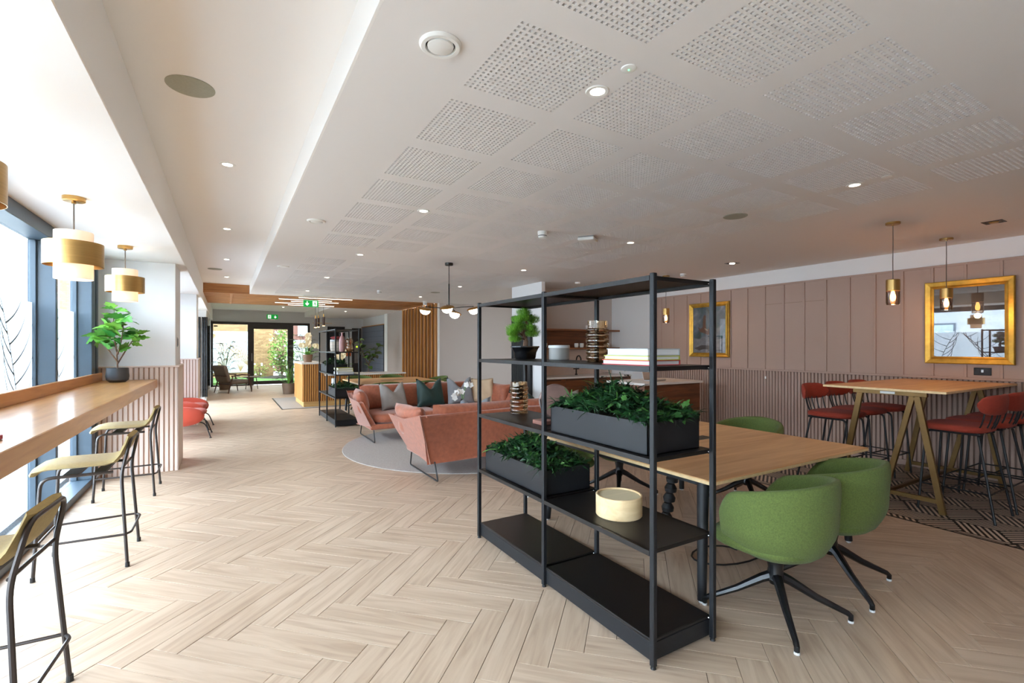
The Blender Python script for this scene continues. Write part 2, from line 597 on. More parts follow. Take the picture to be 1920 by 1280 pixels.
def plank_poly(du, i, j):
    """corners with uv of one plank; lattice (w,w),(L,-L)"""
    bu, bv = i * PW + j * PL, i * PW - j * PL
    g = .0013
    if du:
        u0, u1, v0, v1 = bu, bu + PL, bv, bv + PW
    else:
        u0, u1, v0, v1 = bu + PL, bu + PL + PW, bv + PW - PL, bv + PW
    u0 += g; u1 -= g; v0 += g; v1 -= g
    h = 2 ** -.5
    r1, r2 = random.random() * 40, random.random() * 40
    out = []
    for (u, v) in ((u0, v0), (u1, v0), (u1, v1), (u0, v1)):
        x, y = (u + v) * h + .972, (u - v) * h + 1.958
        a, c = (u - u0, v - v0) if du else (v - v0, u - u0)
        out.append((x, y, a + r1, c + r2))
    return out

def plank_mesh(polys, name):
    me = bpy.data.meshes.new(name)
    vs, fs, uvs = [], [], []
    for poly in polys:
        cx = sum(p[0] for p in poly) / len(poly); cy = sum(p[1] for p in poly) / len(poly)
        n = len(poly); o = len(vs)
        b = .0016
        for p in poly:
            vs.append((p[0], p[1], -.006))
        for p in poly:
            vs.append((p[0], p[1], -.0014))
        for p in poly:
            d = math.hypot(p[0] - cx, p[1] - cy) or 1
            vs.append((p[0] - (p[0] - cx) / d * b * 1.4, p[1] - (p[1] - cy) / d * b * 1.4, 0))
        fs.append(tuple(o + 2 * n + k for k in range(n))); uvs.append([(p[2], p[3]) for p in poly])
        for lv in (0, 1):
            for k in range(n):
                k2 = (k + 1) % n
                fs.append((o + lv * n + k, o + lv * n + k2, o + (lv + 1) * n + k2, o + (lv + 1) * n + k))
                uvs.append([(poly[q][2], poly[q][3]) for q in (k, k2, k2, k)])
    me.from_pydata(vs, [], fs)
    ul = me.uv_layers.new(name='UVMap')
    flat = [c for f in uvs for p in f for c in p]
    ul.data.foreach_set('uv', flat)
    bm = bmesh.new(); bm.from_mesh(me)
    bmesh.ops.recalc_face_normals(bm, faces=bm.faces)
    bm.to_mesh(me); bm.free()
    me.materials.append(M_PLANK)
    return me

TILE_X, TILE_Y1 = 5.06, 4.55
def project(x, y):
    c, s = math.cos(YAW), math.sin(YAW)
    d = x * s + y * c
    if d < .3:
        return None
    return 960 + F_PX * (x * c - y * s) / d, HORIZON + F_PX * 1.5 / d, d
near, rest = [], []
for i in range(-130, 160):
    for j in range(-6, 22):
        for du in (0, 1):
            po = plank_poly(du, i, j)
            cx = sum(p[0] for p in po) / 4; cy = sum(p[1] for p in po) / 4
            if not (XL - .5 < cx < XR + 1.2 and Y0 - .5 < cy < YF + .5):
                continue
            for ax, val, kg in ((0, XL + .02, True), (0, XR - .001 if cy < 8.2 else XR + .7, False), (1, Y0, True), (1, YF, False)):
                po = clip(po, ax, val, kg)
                if len(po) < 3: break
            if len(po) < 3: continue
            if max(p[0] for p in po) > TILE_X and min(p[1] for p in po) < TILE_Y1:
                # cut away what lies under the patterned tiles
                a = clip(po, 0, TILE_X, False)
                b = clip(po, 1, TILE_Y1, True)
                b = clip(b, 0, TILE_X, True) if len(b) >= 3 else []
                parts = [q for q in (a, b) if len(q) >= 3]
            else:
                parts = [po]
            for q in parts:
                pr = project(cx, cy)
                if pr and -120 < pr[0] < 2040 and pr[1] < 1400 and pr[2] < 7.6:
                    near.append((pr[2], q))
                else:
                    rest.append(q)
near.sort(key=lambda t: t[0])
for d, q in near[:300]:
    link('plank', plank_mesh([q], 'plank'), floor)
rest += [q for d, q in near[300:]]
tag(link('distant_planks', plank_mesh(rest, 'distant_planks'), floor), kind='stuff')

# ---- patterned rhombus tiles in front of the pink wall (three stripe directions)
def tile_mat():
    m, nt, b = nodes('striped_rhombus_tile')
    uv = nt.nodes.new('ShaderNodeUVMap'); uv.uv_map = 'UVMap'
    sp = nt.nodes.new('ShaderNodeSeparateXYZ'); nt.links.new(uv.outputs[0], sp.inputs[0])
    mu = nt.nodes.new('ShaderNodeMath'); mu.operation = 'MULTIPLY'; mu.inputs[1].default_value = 6.5
    fr = nt.nodes.new('ShaderNodeMath'); fr.operation = 'FRACT'
    gt = nt.nodes.new('ShaderNodeMath'); gt.operation = 'GREATER_THAN'; gt.inputs[1].default_value = .5
    nt.links.new(sp.outputs[0], mu.inputs[0]); nt.links.new(mu.outputs[0], fr.inputs[0]); nt.links.new(fr.outputs[0], gt.inputs[0])
    mx = nt.nodes.new('ShaderNodeMix'); mx.data_type = 'RGBA'
    mx.inputs[6].default_value = lin('#1d1817'); mx.inputs[7].default_value = lin('#c9b6a4')
    nt.links.new(gt.outputs[0], mx.inputs[0]); nt.links.new(mx.outputs[2], b.inputs['Base Color'])
    b.inputs['Roughness'].default_value = .5
    return m
M_TILE = tile_mat()
TS = .30
tiles = []
# hexagons made of three rhombi
hx, hy = TS * math.sqrt(3), TS * 1.5
for i in range(-2, 9):
    for j in range(-12, 12):
        cx = TILE_X + .1 + hx * (i + .5 * (j % 2)); cy = .9 + hy * j
        for k in range(3):
            a = R(90 + 120 * k)
            d0 = Vector((math.cos(a), math.sin(a))) * TS
            d1 = Vector((math.cos(a + R(120)), math.sin(a + R(120)))) * TS
            C = Vector((cx, cy))
            g = .006
            po = [(0, 0), (1, 0), (1, 1), (0, 1)]
            po = [((C + d0 * u + d1 * v).x, (C + d0 * u + d1 * v).y, u, v) for u, v in [(g, g), (1 - g, g), (1 - g, 1 - g), (g, 1 - g)]]
            for ax, val, kg in ((0, TILE_X + .03, True), (0, XR - .002, False), (1, Y0, True), (1, TILE_Y1 - .03, False)):
                po = clip(po, ax, val, kg)
                if len(po) < 3: break
            if len(po) >= 3:
                tiles.append(po)
def tile_mesh(polys):
    me = bpy.data.meshes.new('tile')
    vs, fs, uvs = [], [], []
    for po in polys:
        n = len(po); o = len(vs)
        vs += [(p[0], p[1], -.006) for p in po] + [(p[0], p[1], -.0004) for p in po]
        fs.append(tuple(o + n + k for k in range(n))); uvs.append([(p[2], p[3]) for p in po])
        for k in range(n):
            k2 = (k + 1) % n
            fs.append((o + k, o + k2, o + n + k2, o + n + k)); uvs.append([(po[q][2], po[q][3]) for q in (k, k2, k2, k)])
    me.from_pydata(vs, [], fs)
    ul = me.uv_layers.new(name='UVMap')
    ul.data.foreach_set('uv', [c for f in uvs for p in f for c in p])
    bm = bmesh.new(); bm.from_mesh(me); bmesh.ops.recalc_face_normals(bm, faces=bm.faces); bm.to_mesh(me); bm.free()
    me.materials.append(M_TILE)
    return me
def tdist(po):
    p = project(sum(q[0] for q in po) / len(po), sum(q[1] for q in po) / len(po))
    return p[2] if p and p[0] < 2000 else 99
tiles.sort(key=tdist)
for po in tiles[:280]:
    link('tile', tile_mesh([po]), floor)
if tiles[280:]:
    tag(link('distant_tiles', tile_mesh(tiles[280:]), floor), kind='stuff')
tr = MB().box(TILE_X, TILE_X + .028, Y0, TILE_Y1, -.006, .0006).box(TILE_X, XR, TILE_Y1 - .028, TILE_Y1, -.006, .0006).build('tile_edge_strip', M_BLKPL, floor)

# ---- ceilings
main = MB()
PXP, PYP, NX, NY = .638, .653, 6, 8
BX0 = .94 - .064
B1, B2 = .86 - .064, 6.95 - .064
BX1 = BX0 + NX * PXP
zt = ZM + .012
main.box(CX1, BX0, Y0, 12.57, ZM, zt)
main.box(BX1, XR + .8, Y0, 12.57, ZM, zt)
main.box(BX0, BX1, Y0, B1, ZM, zt)
main.box(BX0, BX1, B1 + NY * PYP, B2, ZM, zt)
main.box(BX0, BX1, B2 + NY * PYP, 12.57, ZM, zt)
ceiling = struct('ceiling', main, M_CEIL)
MB().box(CX1, XR + .8, Y0, 12.57, zt, 2.95).build('ceiling_void', M_VOID, ceiling)
MB().box(CX1 - .012, CX1 + .0005, Y0, 12.57, ZM, ZC).build('coffer_face', M_CEILW, ceiling)
def perforated():
    mb = MB()
    n = 20
    px, py = .51 / n, .525 / n
    mx, my = (PXP - .51) / 2, (PYP - .525) / 2
    h = .0068
    def q(x0, x1, y0, y1):
        mb.add([(x0, y0, 0), (x1, y0, 0), (x1, y1, 0), (x0, y1, 0)], [(0, 3, 2, 1)])
    q(0, PXP, 0, my); q(0, PXP, PYP - my, PYP); q(0, mx, my, PYP - my); q(PXP - mx, PXP, my, PYP - my)
    for i in range(n):
        for j in range(n):
            x0, y0 = mx + i * px, my + j * py
            x1, y1 = x0 + px, y0 + py
            cx, cy = (x0 + x1) / 2, (y0 + y1) / 2
            v = [(x0, y0, 0), (x1, y0, 0), (x1, y1, 0), (x0, y1, 0), (cx - h, cy - h, 0), (cx + h, cy - h, 0), (cx + h, cy + h, 0), (cx - h, cy + h, 0)]
            v += [(a, b, .012) for a, b, c in v[4:]]
            f = [(0, 4, 5, 1), (1, 5, 6, 2), (2, 6, 7, 3), (3, 7, 4, 0), (4, 8, 9, 5), (5, 9, 10, 6), (6, 10, 11, 7), (7, 11, 8, 4)]
            mb.add(v, f)
    return mb.mesh('perforated_panel', M_CEIL, smooth=0, weld=False, recalc=False)
pm = perforated()
for by in (B1, B2):
    for i in range(NX):
        for j in range(NY):
            link('perforated_panel', pm, ceiling, (BX0 + i * PXP, by + j * PYP, ZM))
struct('ceiling_coffer', MB().box(SX - .01, CX1 + .01, Y0, 12.6, ZC, ZC + .05).box(SX - .01, 2.76, 12.6, YF, ZC, ZC + .05), M_CEILW)
struct('ceiling_window_soffit', MB().box(XL - .1, SX, Y0, YF, ZS, ZC + .05), M_CEILW, bevel=.004)
struct('ceiling_lobby', MB().box(2.76, XR + .8, 15.6, YF, ZM, ZC + .05), M_CEIL)

# ---- outer shell
struct('wall_back_unseen', MB().box(XL - .1, XR + .1, Y0 - .12, Y0, 0, 3), M_GREYWALL)  # unseen wall, set close behind the camera to cut daylight
struct('wall_far', MB().box(-.5, 2.98, YF, YF + .12, 2.46, 3).box(2.98, XR + .8, YF, YF + .12, 0, 3).box(XL, -.5, YF, YF + .12, 0, 3), M_COOLGREY)
struct('trim_far_reveal', MB().box(2.955, 2.985, YF - .02, YF + .1, 0, 2.46), M_WHITEPL)
struct('wall_lounge_end', MB().box(5.03, XR + .8, 12.5, 12.62, 0, ZM), M_GREYWALL)
struct('baseboard_lounge_end', MB().box(5.06, 6.9, 12.485, 12.5, 0, .12), M_WHITEPL, bevel=.003)
struct('trim_portal_edge', MB().box(5.035, 5.075, 12.47, 12.5, 0, ZM), M_WHITEPL)
struct('wall_corridor_right', MB().box(XR + .7, XR + .8, 8.15, 12.5, 0, ZM), M_GREYWALL)
struct('wall_lobby_right', MB().box(5.05, 5.2, 12.62, 17.4, 0, ZM), M_GREYWALL_SHADE)
struct('trim_lobby_corner', MB().box(5.03, 5.2, 17.4, 17.72, 0, ZM), M_WHITEPL)
struct('wall_lobby_deep', MB().box(5.10, 5.3, 17.72, YF, 0, ZM), M_COOLGREY)

# ---- right wall: plain part, pink panelled part, fluted wainscot below
wr = struct('wall_right', MB().box(XR, XR + .1, Y0, 8.25, 0, ZM), M_WALL)
DZ = 1.13
MB().box(XR - .012, XR, Y0, 6.93, DZ, 2.485).build('panel_board', M_PINK, wr)
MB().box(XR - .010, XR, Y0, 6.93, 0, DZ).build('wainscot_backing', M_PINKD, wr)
MB().box(XR - .040, XR, Y0, 6.93, DZ - .012, DZ + .016).build('dado_rail', M_PINK, wr, bevel=.003)
MB().box(XR - .022, XR, Y0, 6.93, 2.46, 2.487).build('top_rail', M_PINK, wr, bevel=.002)
MB().box(XR - .03, XR, Y0, 6.93, 0, .07).build('plinth', M_PINK, wr, bevel=.003)
bt = MB().box(-.026, 0, -.013, .013, DZ + .016, 2.46).mesh('batten', M_PINK, bevel=.002)
y = 6.704
while y > -1.5:
    link('batten', bt, wr, (XR, y, 0)); y -= .3048
hg = MB().box(-.0135, -.012, 0, .278, 2.172, 2.178).mesh('hatch_joint', M_PINKD)
for k in range(3):
    link('hatch_joint', hg, wr, (XR, 3.684 + .3048 * k, 0))
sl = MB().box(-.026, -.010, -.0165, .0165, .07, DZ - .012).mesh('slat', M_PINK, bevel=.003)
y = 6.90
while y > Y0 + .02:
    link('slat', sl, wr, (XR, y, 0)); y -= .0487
# small wall stud seen on the wainscot
MB().box(-.032, -.026, -.012, .012, .99, 1.03).build('wall_stud', M_WHITEPL, wr, (XR, 4.55, 0), bevel=.003)

# ---- pillars on the window side
def pillar(name, y0, y1, x1, wains, xw=XL - .1):
    p = struct(name, MB().box(xw, x1 - .03, y0 + .02, y1 - .02, 0, ZS), M_WALL, bevel=.003)
    if wains:
        MB().box(xw, x1 - .012, y0 + .012, y1 - .012, 0, 1.255).build('wainscot_backing', M_PINKLD, p)
        MB().box(xw, x1 + .012, y0 - .012, y1 + .012, 1.255, 1.275).build('dado_cap', M_PINKL, p, bevel=.003)
        MB().box(x1 - .012, x1, y0, y1, 0, 1.255).build('side_board', M_PINKL, p, bevel=.002)
        s = MB().box(-.0165, .0165, 0, .014, 0, 1.255).mesh('slat', M_PINKL, bevel=.002)
        x = x1 - .018
        while x > XL + .12:
            link('slat', s, p, (x, y0, 0)); x -= .0487
    return p
pil = pillar('wall_pillar', 7.11, 7.85, -.50, True)
sw = MB().box(-.53, -.522, 7.32, 7.37, 1.50, 1.62).build('switch_plate', M_STEEL, pil, bevel=.003)
MB().box(-.522, -.519, 7.325, 7.365, 1.515, 1.605).build('switch_rocker', M_BLKPL, pil, bevel=.002)
pillar('wall_pillar', 11.06, 11.75, -.46, True)
pillar('wall_pillar', 15.75, 16.5, -.44, False)
pillar('wall_pillar', 20.2, YF + .02, -.47, False)

# ---- windows on the left
pane_count = 0
def window(name, y0, y1, mull, film=True):
    w = tag(thing(name, None, None, (XL, (y0 + y1) / 2, 0)), kind='structure')
    del_ = (y0 + y1) / 2
    def B(nm, a, b, z0, z1, x0=-.03, x1=.15, m=M_FRAME, **k):
        return MB().box(x0, x1, a - del_, b - del_, z0, z1).build(nm, m, w, bevel=.004, **k)
    B('head_rail', y0, y1, 2.40, ZS)
    B('sill_rail', y0, y1, 0, .07)
    edges = [y0] + mull + [y1]
    for e in mull:
        B('mullion', e - .03, e + .03, .07, 2.40)
    B('jamb', y0, y0 + .06, .07, 2.40)
    B('jamb', y1 - .30, y1 - .14, .07, 2.40)
    B('jamb', y1 - .14, y1 - .09, .07, 2.40, x1=.05, m=M_BLKPL)
    B('jamb', y1 - .09, y1, .07, 2.40)
    for k in range(len(edges) - 1):
        a = edges[k] + (.06 if k == 0 else .03); b = edges[k + 1] - (.30 if k == len(edges) - 2 else .03)
        MB().box(-.004, .004, a - del_, b - del_, .07, 2.40).build('pane', M_GLASS, w)
        B('bead', a, a + .025, .07, 2.40, -.012, .03)
        B('bead', b - .025, b, .07, 2.40, -.012, .03)
        if film:
            leaf_film(w, a - del_ + .025, b - del_ - .025)
    return w
def leaf_film(w, a, b):
    z0, z1 = .98, 1.87
    MB().box(.0052, .0060, a, b, z0, z1).build('frosted_film', M_FILM, w)
    rnd = random.Random(int((a + 50) * 97))
    mb = MB()
    def stroke(pts, wd):
        rows0 = []
        n = len(pts)
        for i, p in enumerate(pts):
            q0 = pts[max(0, i - 1)]; q1 = pts[min(n - 1, i + 1)]
            t = Vector((q1[0] - q0[0], q1[1] - q0[1])).normalized()
            nn = Vector((-t.y, t.x)) * wd * (1 - .5 * i / n)
            def cl(y_, z_): return (.0066, min(b, max(a, y_)), min(z1, max(z0, z_)))
            rows0.append([cl(p[0] - nn.x, p[1] - nn.y), cl(p[0] + nn.x, p[1] + nn.y)])
        mb.grid(rows0)
    span = b - a
    nst = max(1, int(span / .75))
    for s_ in range(nst):
        yb = a + (s_ + (.2 if s_ % 2 else .6)) * span / nst
        lean = rnd.uniform(.35, .7) * (1 if s_ % 2 else -1)
        def Q(p, c, e, n=12):
            return [((1 - t) ** 2 * p[0] + 2 * t * (1 - t) * c[0] + t * t * e[0], (1 - t) ** 2 * p[1] + 2 * t * (1 - t) * c[1] + t * t * e[1]) for t in [k / n for k in range(n + 1)]]
        stem = Q((yb, z0), (yb + lean * .25, z0 + .45), (yb + lean, z1 + .05))
        stroke(stem, .010)
        for i in range(0, 11):
            p = stem[i]
            for sd in (-1, 1):
                ln = rnd.uniform(.45, .75) * (1 - .05 * i)
                el = R(62 if sd * lean > 0 else 38) + rnd.uniform(-.12, .12)
                e = (p[0] + sd * ln * math.cos(el), p[1] + ln * math.sin(el))
                c_ = (p[0] + sd * ln * .62 * math.cos(el * .55), p[1] + ln * .55 * math.sin(el * .55))
                if (i + (sd > 0)) % 2 == 0:
                    stroke(Q(p, c_, e), .0085)
    mb.build('leaf_line_print', mat('cut_film_line', '#5a6c74', .4, var=.1), w, smooth=0, weld=False, recalc=False)
window('window_1', Y0, 7.11, [.6, 3.1, 5.56])
window('window_2', 7.85, 11.06, [9.4])
window('window_3', 11.75, 15.75, [13.7], film=False)
struct('wall_left_lobby_added', MB().box(XL - .1, XL + .1, 16.5, 20.2, 0, ZS), M_COOLGREY)  # unseen solid wall, added to cut light from the lobby's left

# ---- glazed far end
def far_glazing():
    w = tag(thing('window_5', None, None, (0, YF, 0)), kind='structure')
    def B(nm, x0, x1, z0, z1, m=M_DKFRAME, y0=-.03, y1=.09):
        return MB().box(x0, x1, y0, y1, z0, z1).build(nm, m, w, bevel=.004)
    B('head_rail', -.5, 2.96, 2.36, 2.46)
    B('sill_rail', -.5, .78, 0, .05); B('sill_rail', 2.32, 2.96, 0, .05)
    for x in (-.5, .72, 2.26, 2.88):
        B('post', x, x + .08, .0, 2.36)
    for a, b in ((-.42, .72), (2.34, 2.88)):
        MB().box(a, b, .025, .033, .05, 2.36).build('pane', M_GLASSFAR, w)
    MB().box(-.40, -.28, .0, .05, 2.26, 2.31).build('closer_box', M_BLKPL, w, bevel=.004)
    d = tag(thing('door_1', None, None, (.80, YF, 0)), kind='structure')
    def D(nm, x0, x1, z0, z1, m=M_DKFRAME):
        return MB().box(x0, x1, -.02, .07, z0, z1).build(nm, m, d, bevel=.004)
    D('stile', 0, .13, .0, 2.36); D('stile', 1.33, 1.46, .0, 2.36)
    D('top_rail', .13, 1.33, 2.20, 2.36); D('bottom_rail', .13, 1.33, .02, .16)
    MB().box(.13, 1.33, .02, .03, .16, 2.20).build('pane', M_GLASSFAR, d)
    MB().bar((.06, -.05, .95), (.06, -.05, 1.25), .02).box(.05, .07, -.05, -.02, .96, .98).box(.05, .07, -.05, -.02, 1.22, 1.24).build('pull_handle', M_STEEL, d)
far_glazing()
# ================================================================ WOOD PORTAL
PY0, PY1 = 12.57, 15.6
portal_top = thing('slatted_ceiling_band', 'oak slatted band across the ceiling in front of the entrance lobby', 'ceiling band', (0, PY0, ZM))
MB().box(SX, CX1 + .01, 0, .03, -.0, .20).build('fascia', M_OAKSLATX, portal_top)
MB().box(SX, 5.03, .03, PY1 - PY0, .035, .05).build('backing', M_OAKBACK, portal_top)
MB().box(SX, 5.03, PY1 - PY0 - .02, PY1 - PY0, .0, .20).build('rear_fascia', M_OAKSLATX, portal_top)
slx = MB().box(SX, 5.03, -.065, .065, -.004, .02).mesh('slat', M_OAKSLATX, bevel=.003)
y = .05
while y < PY1 - PY0 - .03:
    link('slat', slx, portal_top, (0, y, 0)); y += .22
MB().box(.08, .13, .0, PY1 - PY0, -.007, .02).build('cross_batten', M_OAKSLATX, portal_top)
portal_side = thing('slatted_oak_screen', 'upright oak slatted wall screen beside the grey lounge wall', 'slatted screen', (5.03, PY0, 0))
MB().box(.0, .02, 0, PY1 - PY0, 0, ZM).build('backing', M_OAKBACK, portal_side)
MB().box(-.055, .02, -.03, .03, 0, ZM).build('end_board', M_OAKSLAT, portal_side, bevel=.003)
slz = MB().box(-.045, .0, -.022, .022, 0, ZM).mesh('slat', M_OAKSLAT, bevel=.003)
for k in range(10):
    link('slat', slz, portal_side, (0, .30 + k * .29, 0))

# lobby tile wall (dark blue grey) with each tile built
tw = struct('wall_tiled', MB().box(5.08, 5.10, 17.72, 21.28, 0, 2.33), mat('tile_grout', '#3c424b', .8, var=.05))
M_NAVY = mat('slate_blue_tile', '#69717f', .35, var=.06, scale=2)
tg = MB().box(-.012, 0, .004, .206, .004, .206).mesh('tile', M_NAVY, bevel=.003)
for i in range(16):
    for j in range(11):
        link('tile', tg, tw, (5.08, 17.92 + i * .21, .01 + j * .21))
struct('trim_tile_top', MB().box(5.04, 5.10, 17.72, 21.28, 2.33, 2.36), M_OAKSLAT)
struct('trim_tile_end', MB().box(5.05, 5.10, 17.72, 17.92, 0, 2.33), M_BLKPL)
# dark slatted panels at the far end and in the corridor
def dark_panel(name, label, x0, x1, y, z1, n):
    t = thing(name, label, 'panel', ((x0 + x1) / 2, y, 0))
    w = (x1 - x0) / 2
    MB().box(-w, w, -.02, 0, 0, z1).build('backing', M_BLKPL, t)
    p = 2 * w / n
    s = MB().box(-p * .32, p * .32, -.045, -.02, 0, z1).mesh('slat', M_BLACK, bevel=.002)
    for k in range(n):
        link('slat', s, t, (-w + p * (k + .5), 0, 0))
dark_panel('dark_slat_panel', 'black fluted panel on the far wall behind the distant shelving', 3.65, 4.35, YF - .003, 2.35, 10)
t = thing('dark_door', 'dark brown lift door with a small green call light', 'door', (4.84, YF - .003, 0))
MB().box(-.20, .19, -.05, 0, 0, 2.3).build('leaf', M_DKFRAME, t, bevel=.003)
MB().box(-.10, .08, -.06, -.05, .8, 1.65).build('vision_panel', mat('dim_glazing', '#8d857c', .3, var=.1), t)
MB().ell((0, -.07, 1.5), (.04, .02, .04)).build('call_light', mat('green_call_light', '#b9d43a', .5, emit=lin('#b9d43a'), estr=1.5), t)
# stub wall by the kitchen with a fluted black panel
struct('wall_kitchen_stub', MB().box(5.03, 5.11, 7.40, 8.48, 0, ZM), M_WALL, bevel=.003)
t = thing('fluted_black_panel', 'black fluted panel with dark jamb on the white wall behind the bonsai', 'panel', (5.027, 8.0, 0))
MB().box(-.02, 0, -.03, .46, 0, 2.12).build('backing', M_BLKPL, t)
MB().box(-.06, 0, -.30, -.03, 0, 2.12).build('jamb', M_BLACK, t, bevel=.003)
s = MB().box(-.035, -.02, -.012, .012, 0, 2.12).mesh('slat', M_BLACK, bevel=.002)
for k in range(10):
    link('slat', s, t, (0, -.005 + .047 * k, 0))

# ================================================================ KITCHENETTE
struct('wall_kitchen', MB().box(5.11, XR, 8.15, 8.27, 0, ZM), M_GREYWALL)
t = thing('kitchen_counter', 'walnut kitchenette counter with pale stone worktop under the shelves', 'counter', (6.275, 7.845, 0))
MB().box(-1.16, 1.16, -.28, .28, .1, .875).build('carcass', M_WALNUT, t)
MB().box(-1.16, 1.16, -.22, .28, 0, .1).build('plinth', M_BLKPL, t)
for k in range(4):
    dr = MB().box(-1.15 + k * .577, -1.15 + k * .577 + .567, -.30, -.28, .115, .70).build('door', M_WALNUT, t, bevel=.002)
    dd = MB().box(-1.15 + k * .577, -1.15 + k * .577 + .567, -.30, -.28, .715, .865).build('drawer', M_WALNUT, t, bevel=.002)
    MB().box(-1.05 + k * .577, -1.05 + k * .577 + .36, -.306, -.30, .845, .858).build('pull', M_BLKPL, dd)
tag(box('worktop', 5.11, XR - .002, 7.53, 8.14, .877, .912, M_MARBLE, bevel=.003), 'long pale stone worktop with black tap in the kitchenette', 'worktop')
tag(box('splashback', 5.115, XR - .03, 8.136, 8.148, .913, 1.44, mat('pinkish_splashback', '#c7b1a2', .4, var=.03)), 'plain pinkish splashback below the walnut shelves', 'splashback')
t = thing('kitchen_tap', 'matt black swan-neck tap on the kitchenette worktop', 'tap', (6.30, 7.98, .913))
MB().lathe([(.028, 0), (.028, .02), (.014, .03), (.014, .05)], 14).build('base', M_BLKPL, t)
MB().tube([(0, 0, .03), (0, 0, .28)] + bez((0, 0, .28), (0, -.01, .42), (0, -.11, .40), 6)[1:] + [(0, -.15, .35), (0, -.16, .28)], .014, 8).build('spout', M_BLKPL, t)
MB().bar((-.07, 0, .13), (.07, 0, .13), .025).bar((.06, 0, .13), (.10, 0, .17), .014).build('lever', M_BLKPL, t)
def wshelf(z, label):
    t = thing('wall_shelf', label, 'shelf', (6.28, 8.13, z), group='walnut kitchen shelves')
    MB().box(-1.16, 1.14, -.26, .0, -.015, .02).build('board', M_WALNUTL, t, bevel=.002)
    return t
wshelf(1.465, 'lower walnut wall shelf holding a row of small white cups')
sh = wshelf(1.845, 'upper walnut wall shelf holding a few pale cups')
MB().box(-1.16, 1.05, -.012, -.002, -.36, -.015).build('back_board', M_WALNUT, sh)
cup = MB().lathe([(.030, 0), (.042, .012), (.047, .05), (.043, .09), (.040, .088), (.043, .05), (.03, .015), (.0, .013)], 14, cap=False).mesh('cup', M_WHITEPL)
for i, (x, z, nm) in enumerate([(5.30, 1.866, 'first cup from the left on the upper kitchen shelf'), (5.46, 1.866, 'pale cup second from the left on the upper kitchen shelf'), (6.62, 1.866, 'pale cup at the right on the upper kitchen shelf behind the ribbed vase'),
        (5.28, 1.486, 'white cup at the far left of the lower kitchen shelf'), (5.40, 1.486, 'white cup second from the left on the lower kitchen shelf'), (5.52, 1.486, 'white cup third from the left on the lower kitchen shelf'),
        (6.32, 1.486, 'white cup fourth from the left on the lower kitchen shelf'), (6.46, 1.486, 'white cup beside the ribbed vase on the lower kitchen shelf'), (7.18, 1.486, 'white cup at the right end of the lower kitchen shelf')]):
    tag(link('cup', cup, None, (x, 8.0, z)), nm, 'cup', 'cups on the kitchen shelves')
t = thing('kitchen_island', 'walnut island with white stone top in front of the kitchenette', 'kitchen island', (6.05, 5.6, 0))
MB().box(-.63, .63, -.38, .38, .07, .915).build('body', M_WALNUT, t, bevel=.003)
MB().box(-.60, .60, -.35, .35, 0, .07).build('plinth', M_BLKPL, t)
MB().box(-.67, .67, -.42, .42, .915, .95).build('top', M_MARBLE, t, bevel=.003)
t = thing('laptop', 'open grey laptop standing on the white island top', 'laptop', (6.0, 5.55, .951), R(15))
MB().box(-.16, .16, -.11, .11, 0, .014).build('base', M_STEEL, t, bevel=.003)
MB().add(*(lambda b: (b.v, b.f))(MB().box(-.16, .16, 0, .01, 0, .22)), M=Matrix.Translation((0, .11, .012)) @ Matrix.Rotation(R(-12), 4, 'X')).build('screen', mat('pale_screen', '#cdbfb4', .4, var=.04), t, bevel=.003)

# ================================================================ OUTDOORS
struct('ground_paving', MB().box(-40, 40, -40, 60, -.3, -.08), mat('pale_paving', '#b9b4ad', .9, var=.15, scale=3, bump=.2))
tag(MB().box(-4.5, -1.6, Y0, 20, -.08, -.03).build('gravel_bed', mat('grey_gravel', '#9a9b9c', .95, var=.5, scale=70, bump=.8, bscale=90), None), 'grey gravel bed outside the long window', 'gravel', kind='stuff')
def brickmat(name, c1, c2, mortar, sx=4.4, ax='XZ'):
    m, nt, b = nodes(name)
    tc = nt.nodes.new('ShaderNodeTexCoord'); sp = nt.nodes.new('ShaderNodeSeparateXYZ'); cb = nt.nodes.new('ShaderNodeCombineXYZ')
    nt.links.new(tc.outputs['Object'], sp.inputs[0])
    nt.links.new(sp.outputs[0 if ax[0] == 'X' else 1], cb.inputs[0]); nt.links.new(sp.outputs[2], cb.inputs[1])
    br = nt.nodes.new('ShaderNodeTexBrick'); br.inputs['Scale'].default_value = sx
    br.inputs['Color1'].default_value = lin(c1); br.inputs['Color2'].default_value = lin(c2); br.inputs['Mortar'].default_value = lin(mortar)
    br.inputs['Mortar Size'].default_value = .018; br.inputs['Brick Width'].default_value = 1.0; br.inputs['Row Height'].default_value = .34
    nt.links.new(cb.outputs[0], br.inputs['Vector']); nt.links.new(br.outputs['Color'], b.inputs['Base Color'])
    b.inputs['Roughness'].default_value = .9
    return m
M_BRICK = brickmat('buff_brick', '#a9875f', '#8f6d4a', '#5f4a38')
M_BRICKR = brickmat('red_brick', '#7d5348', '#6d463c', '#8a7468')
M_PRINT = mat('white_mural_panel', '#c9ccd0', .7, var=.03)
t = thing('brick_wall', 'buff brick garden wall with white mural panel seen through the glass door', 'wall', (0, 27.0, 0))
MB().box(-6, 2.05, 0, .3, -.1, 5).build('masonry', M_BRICK, t)
pn = MB().box(-6, 1.15, -.04, 0, .25, 2.25).build('mural_panel', M_PRINT, t)
mb = MB()
rn = random.Random(3)
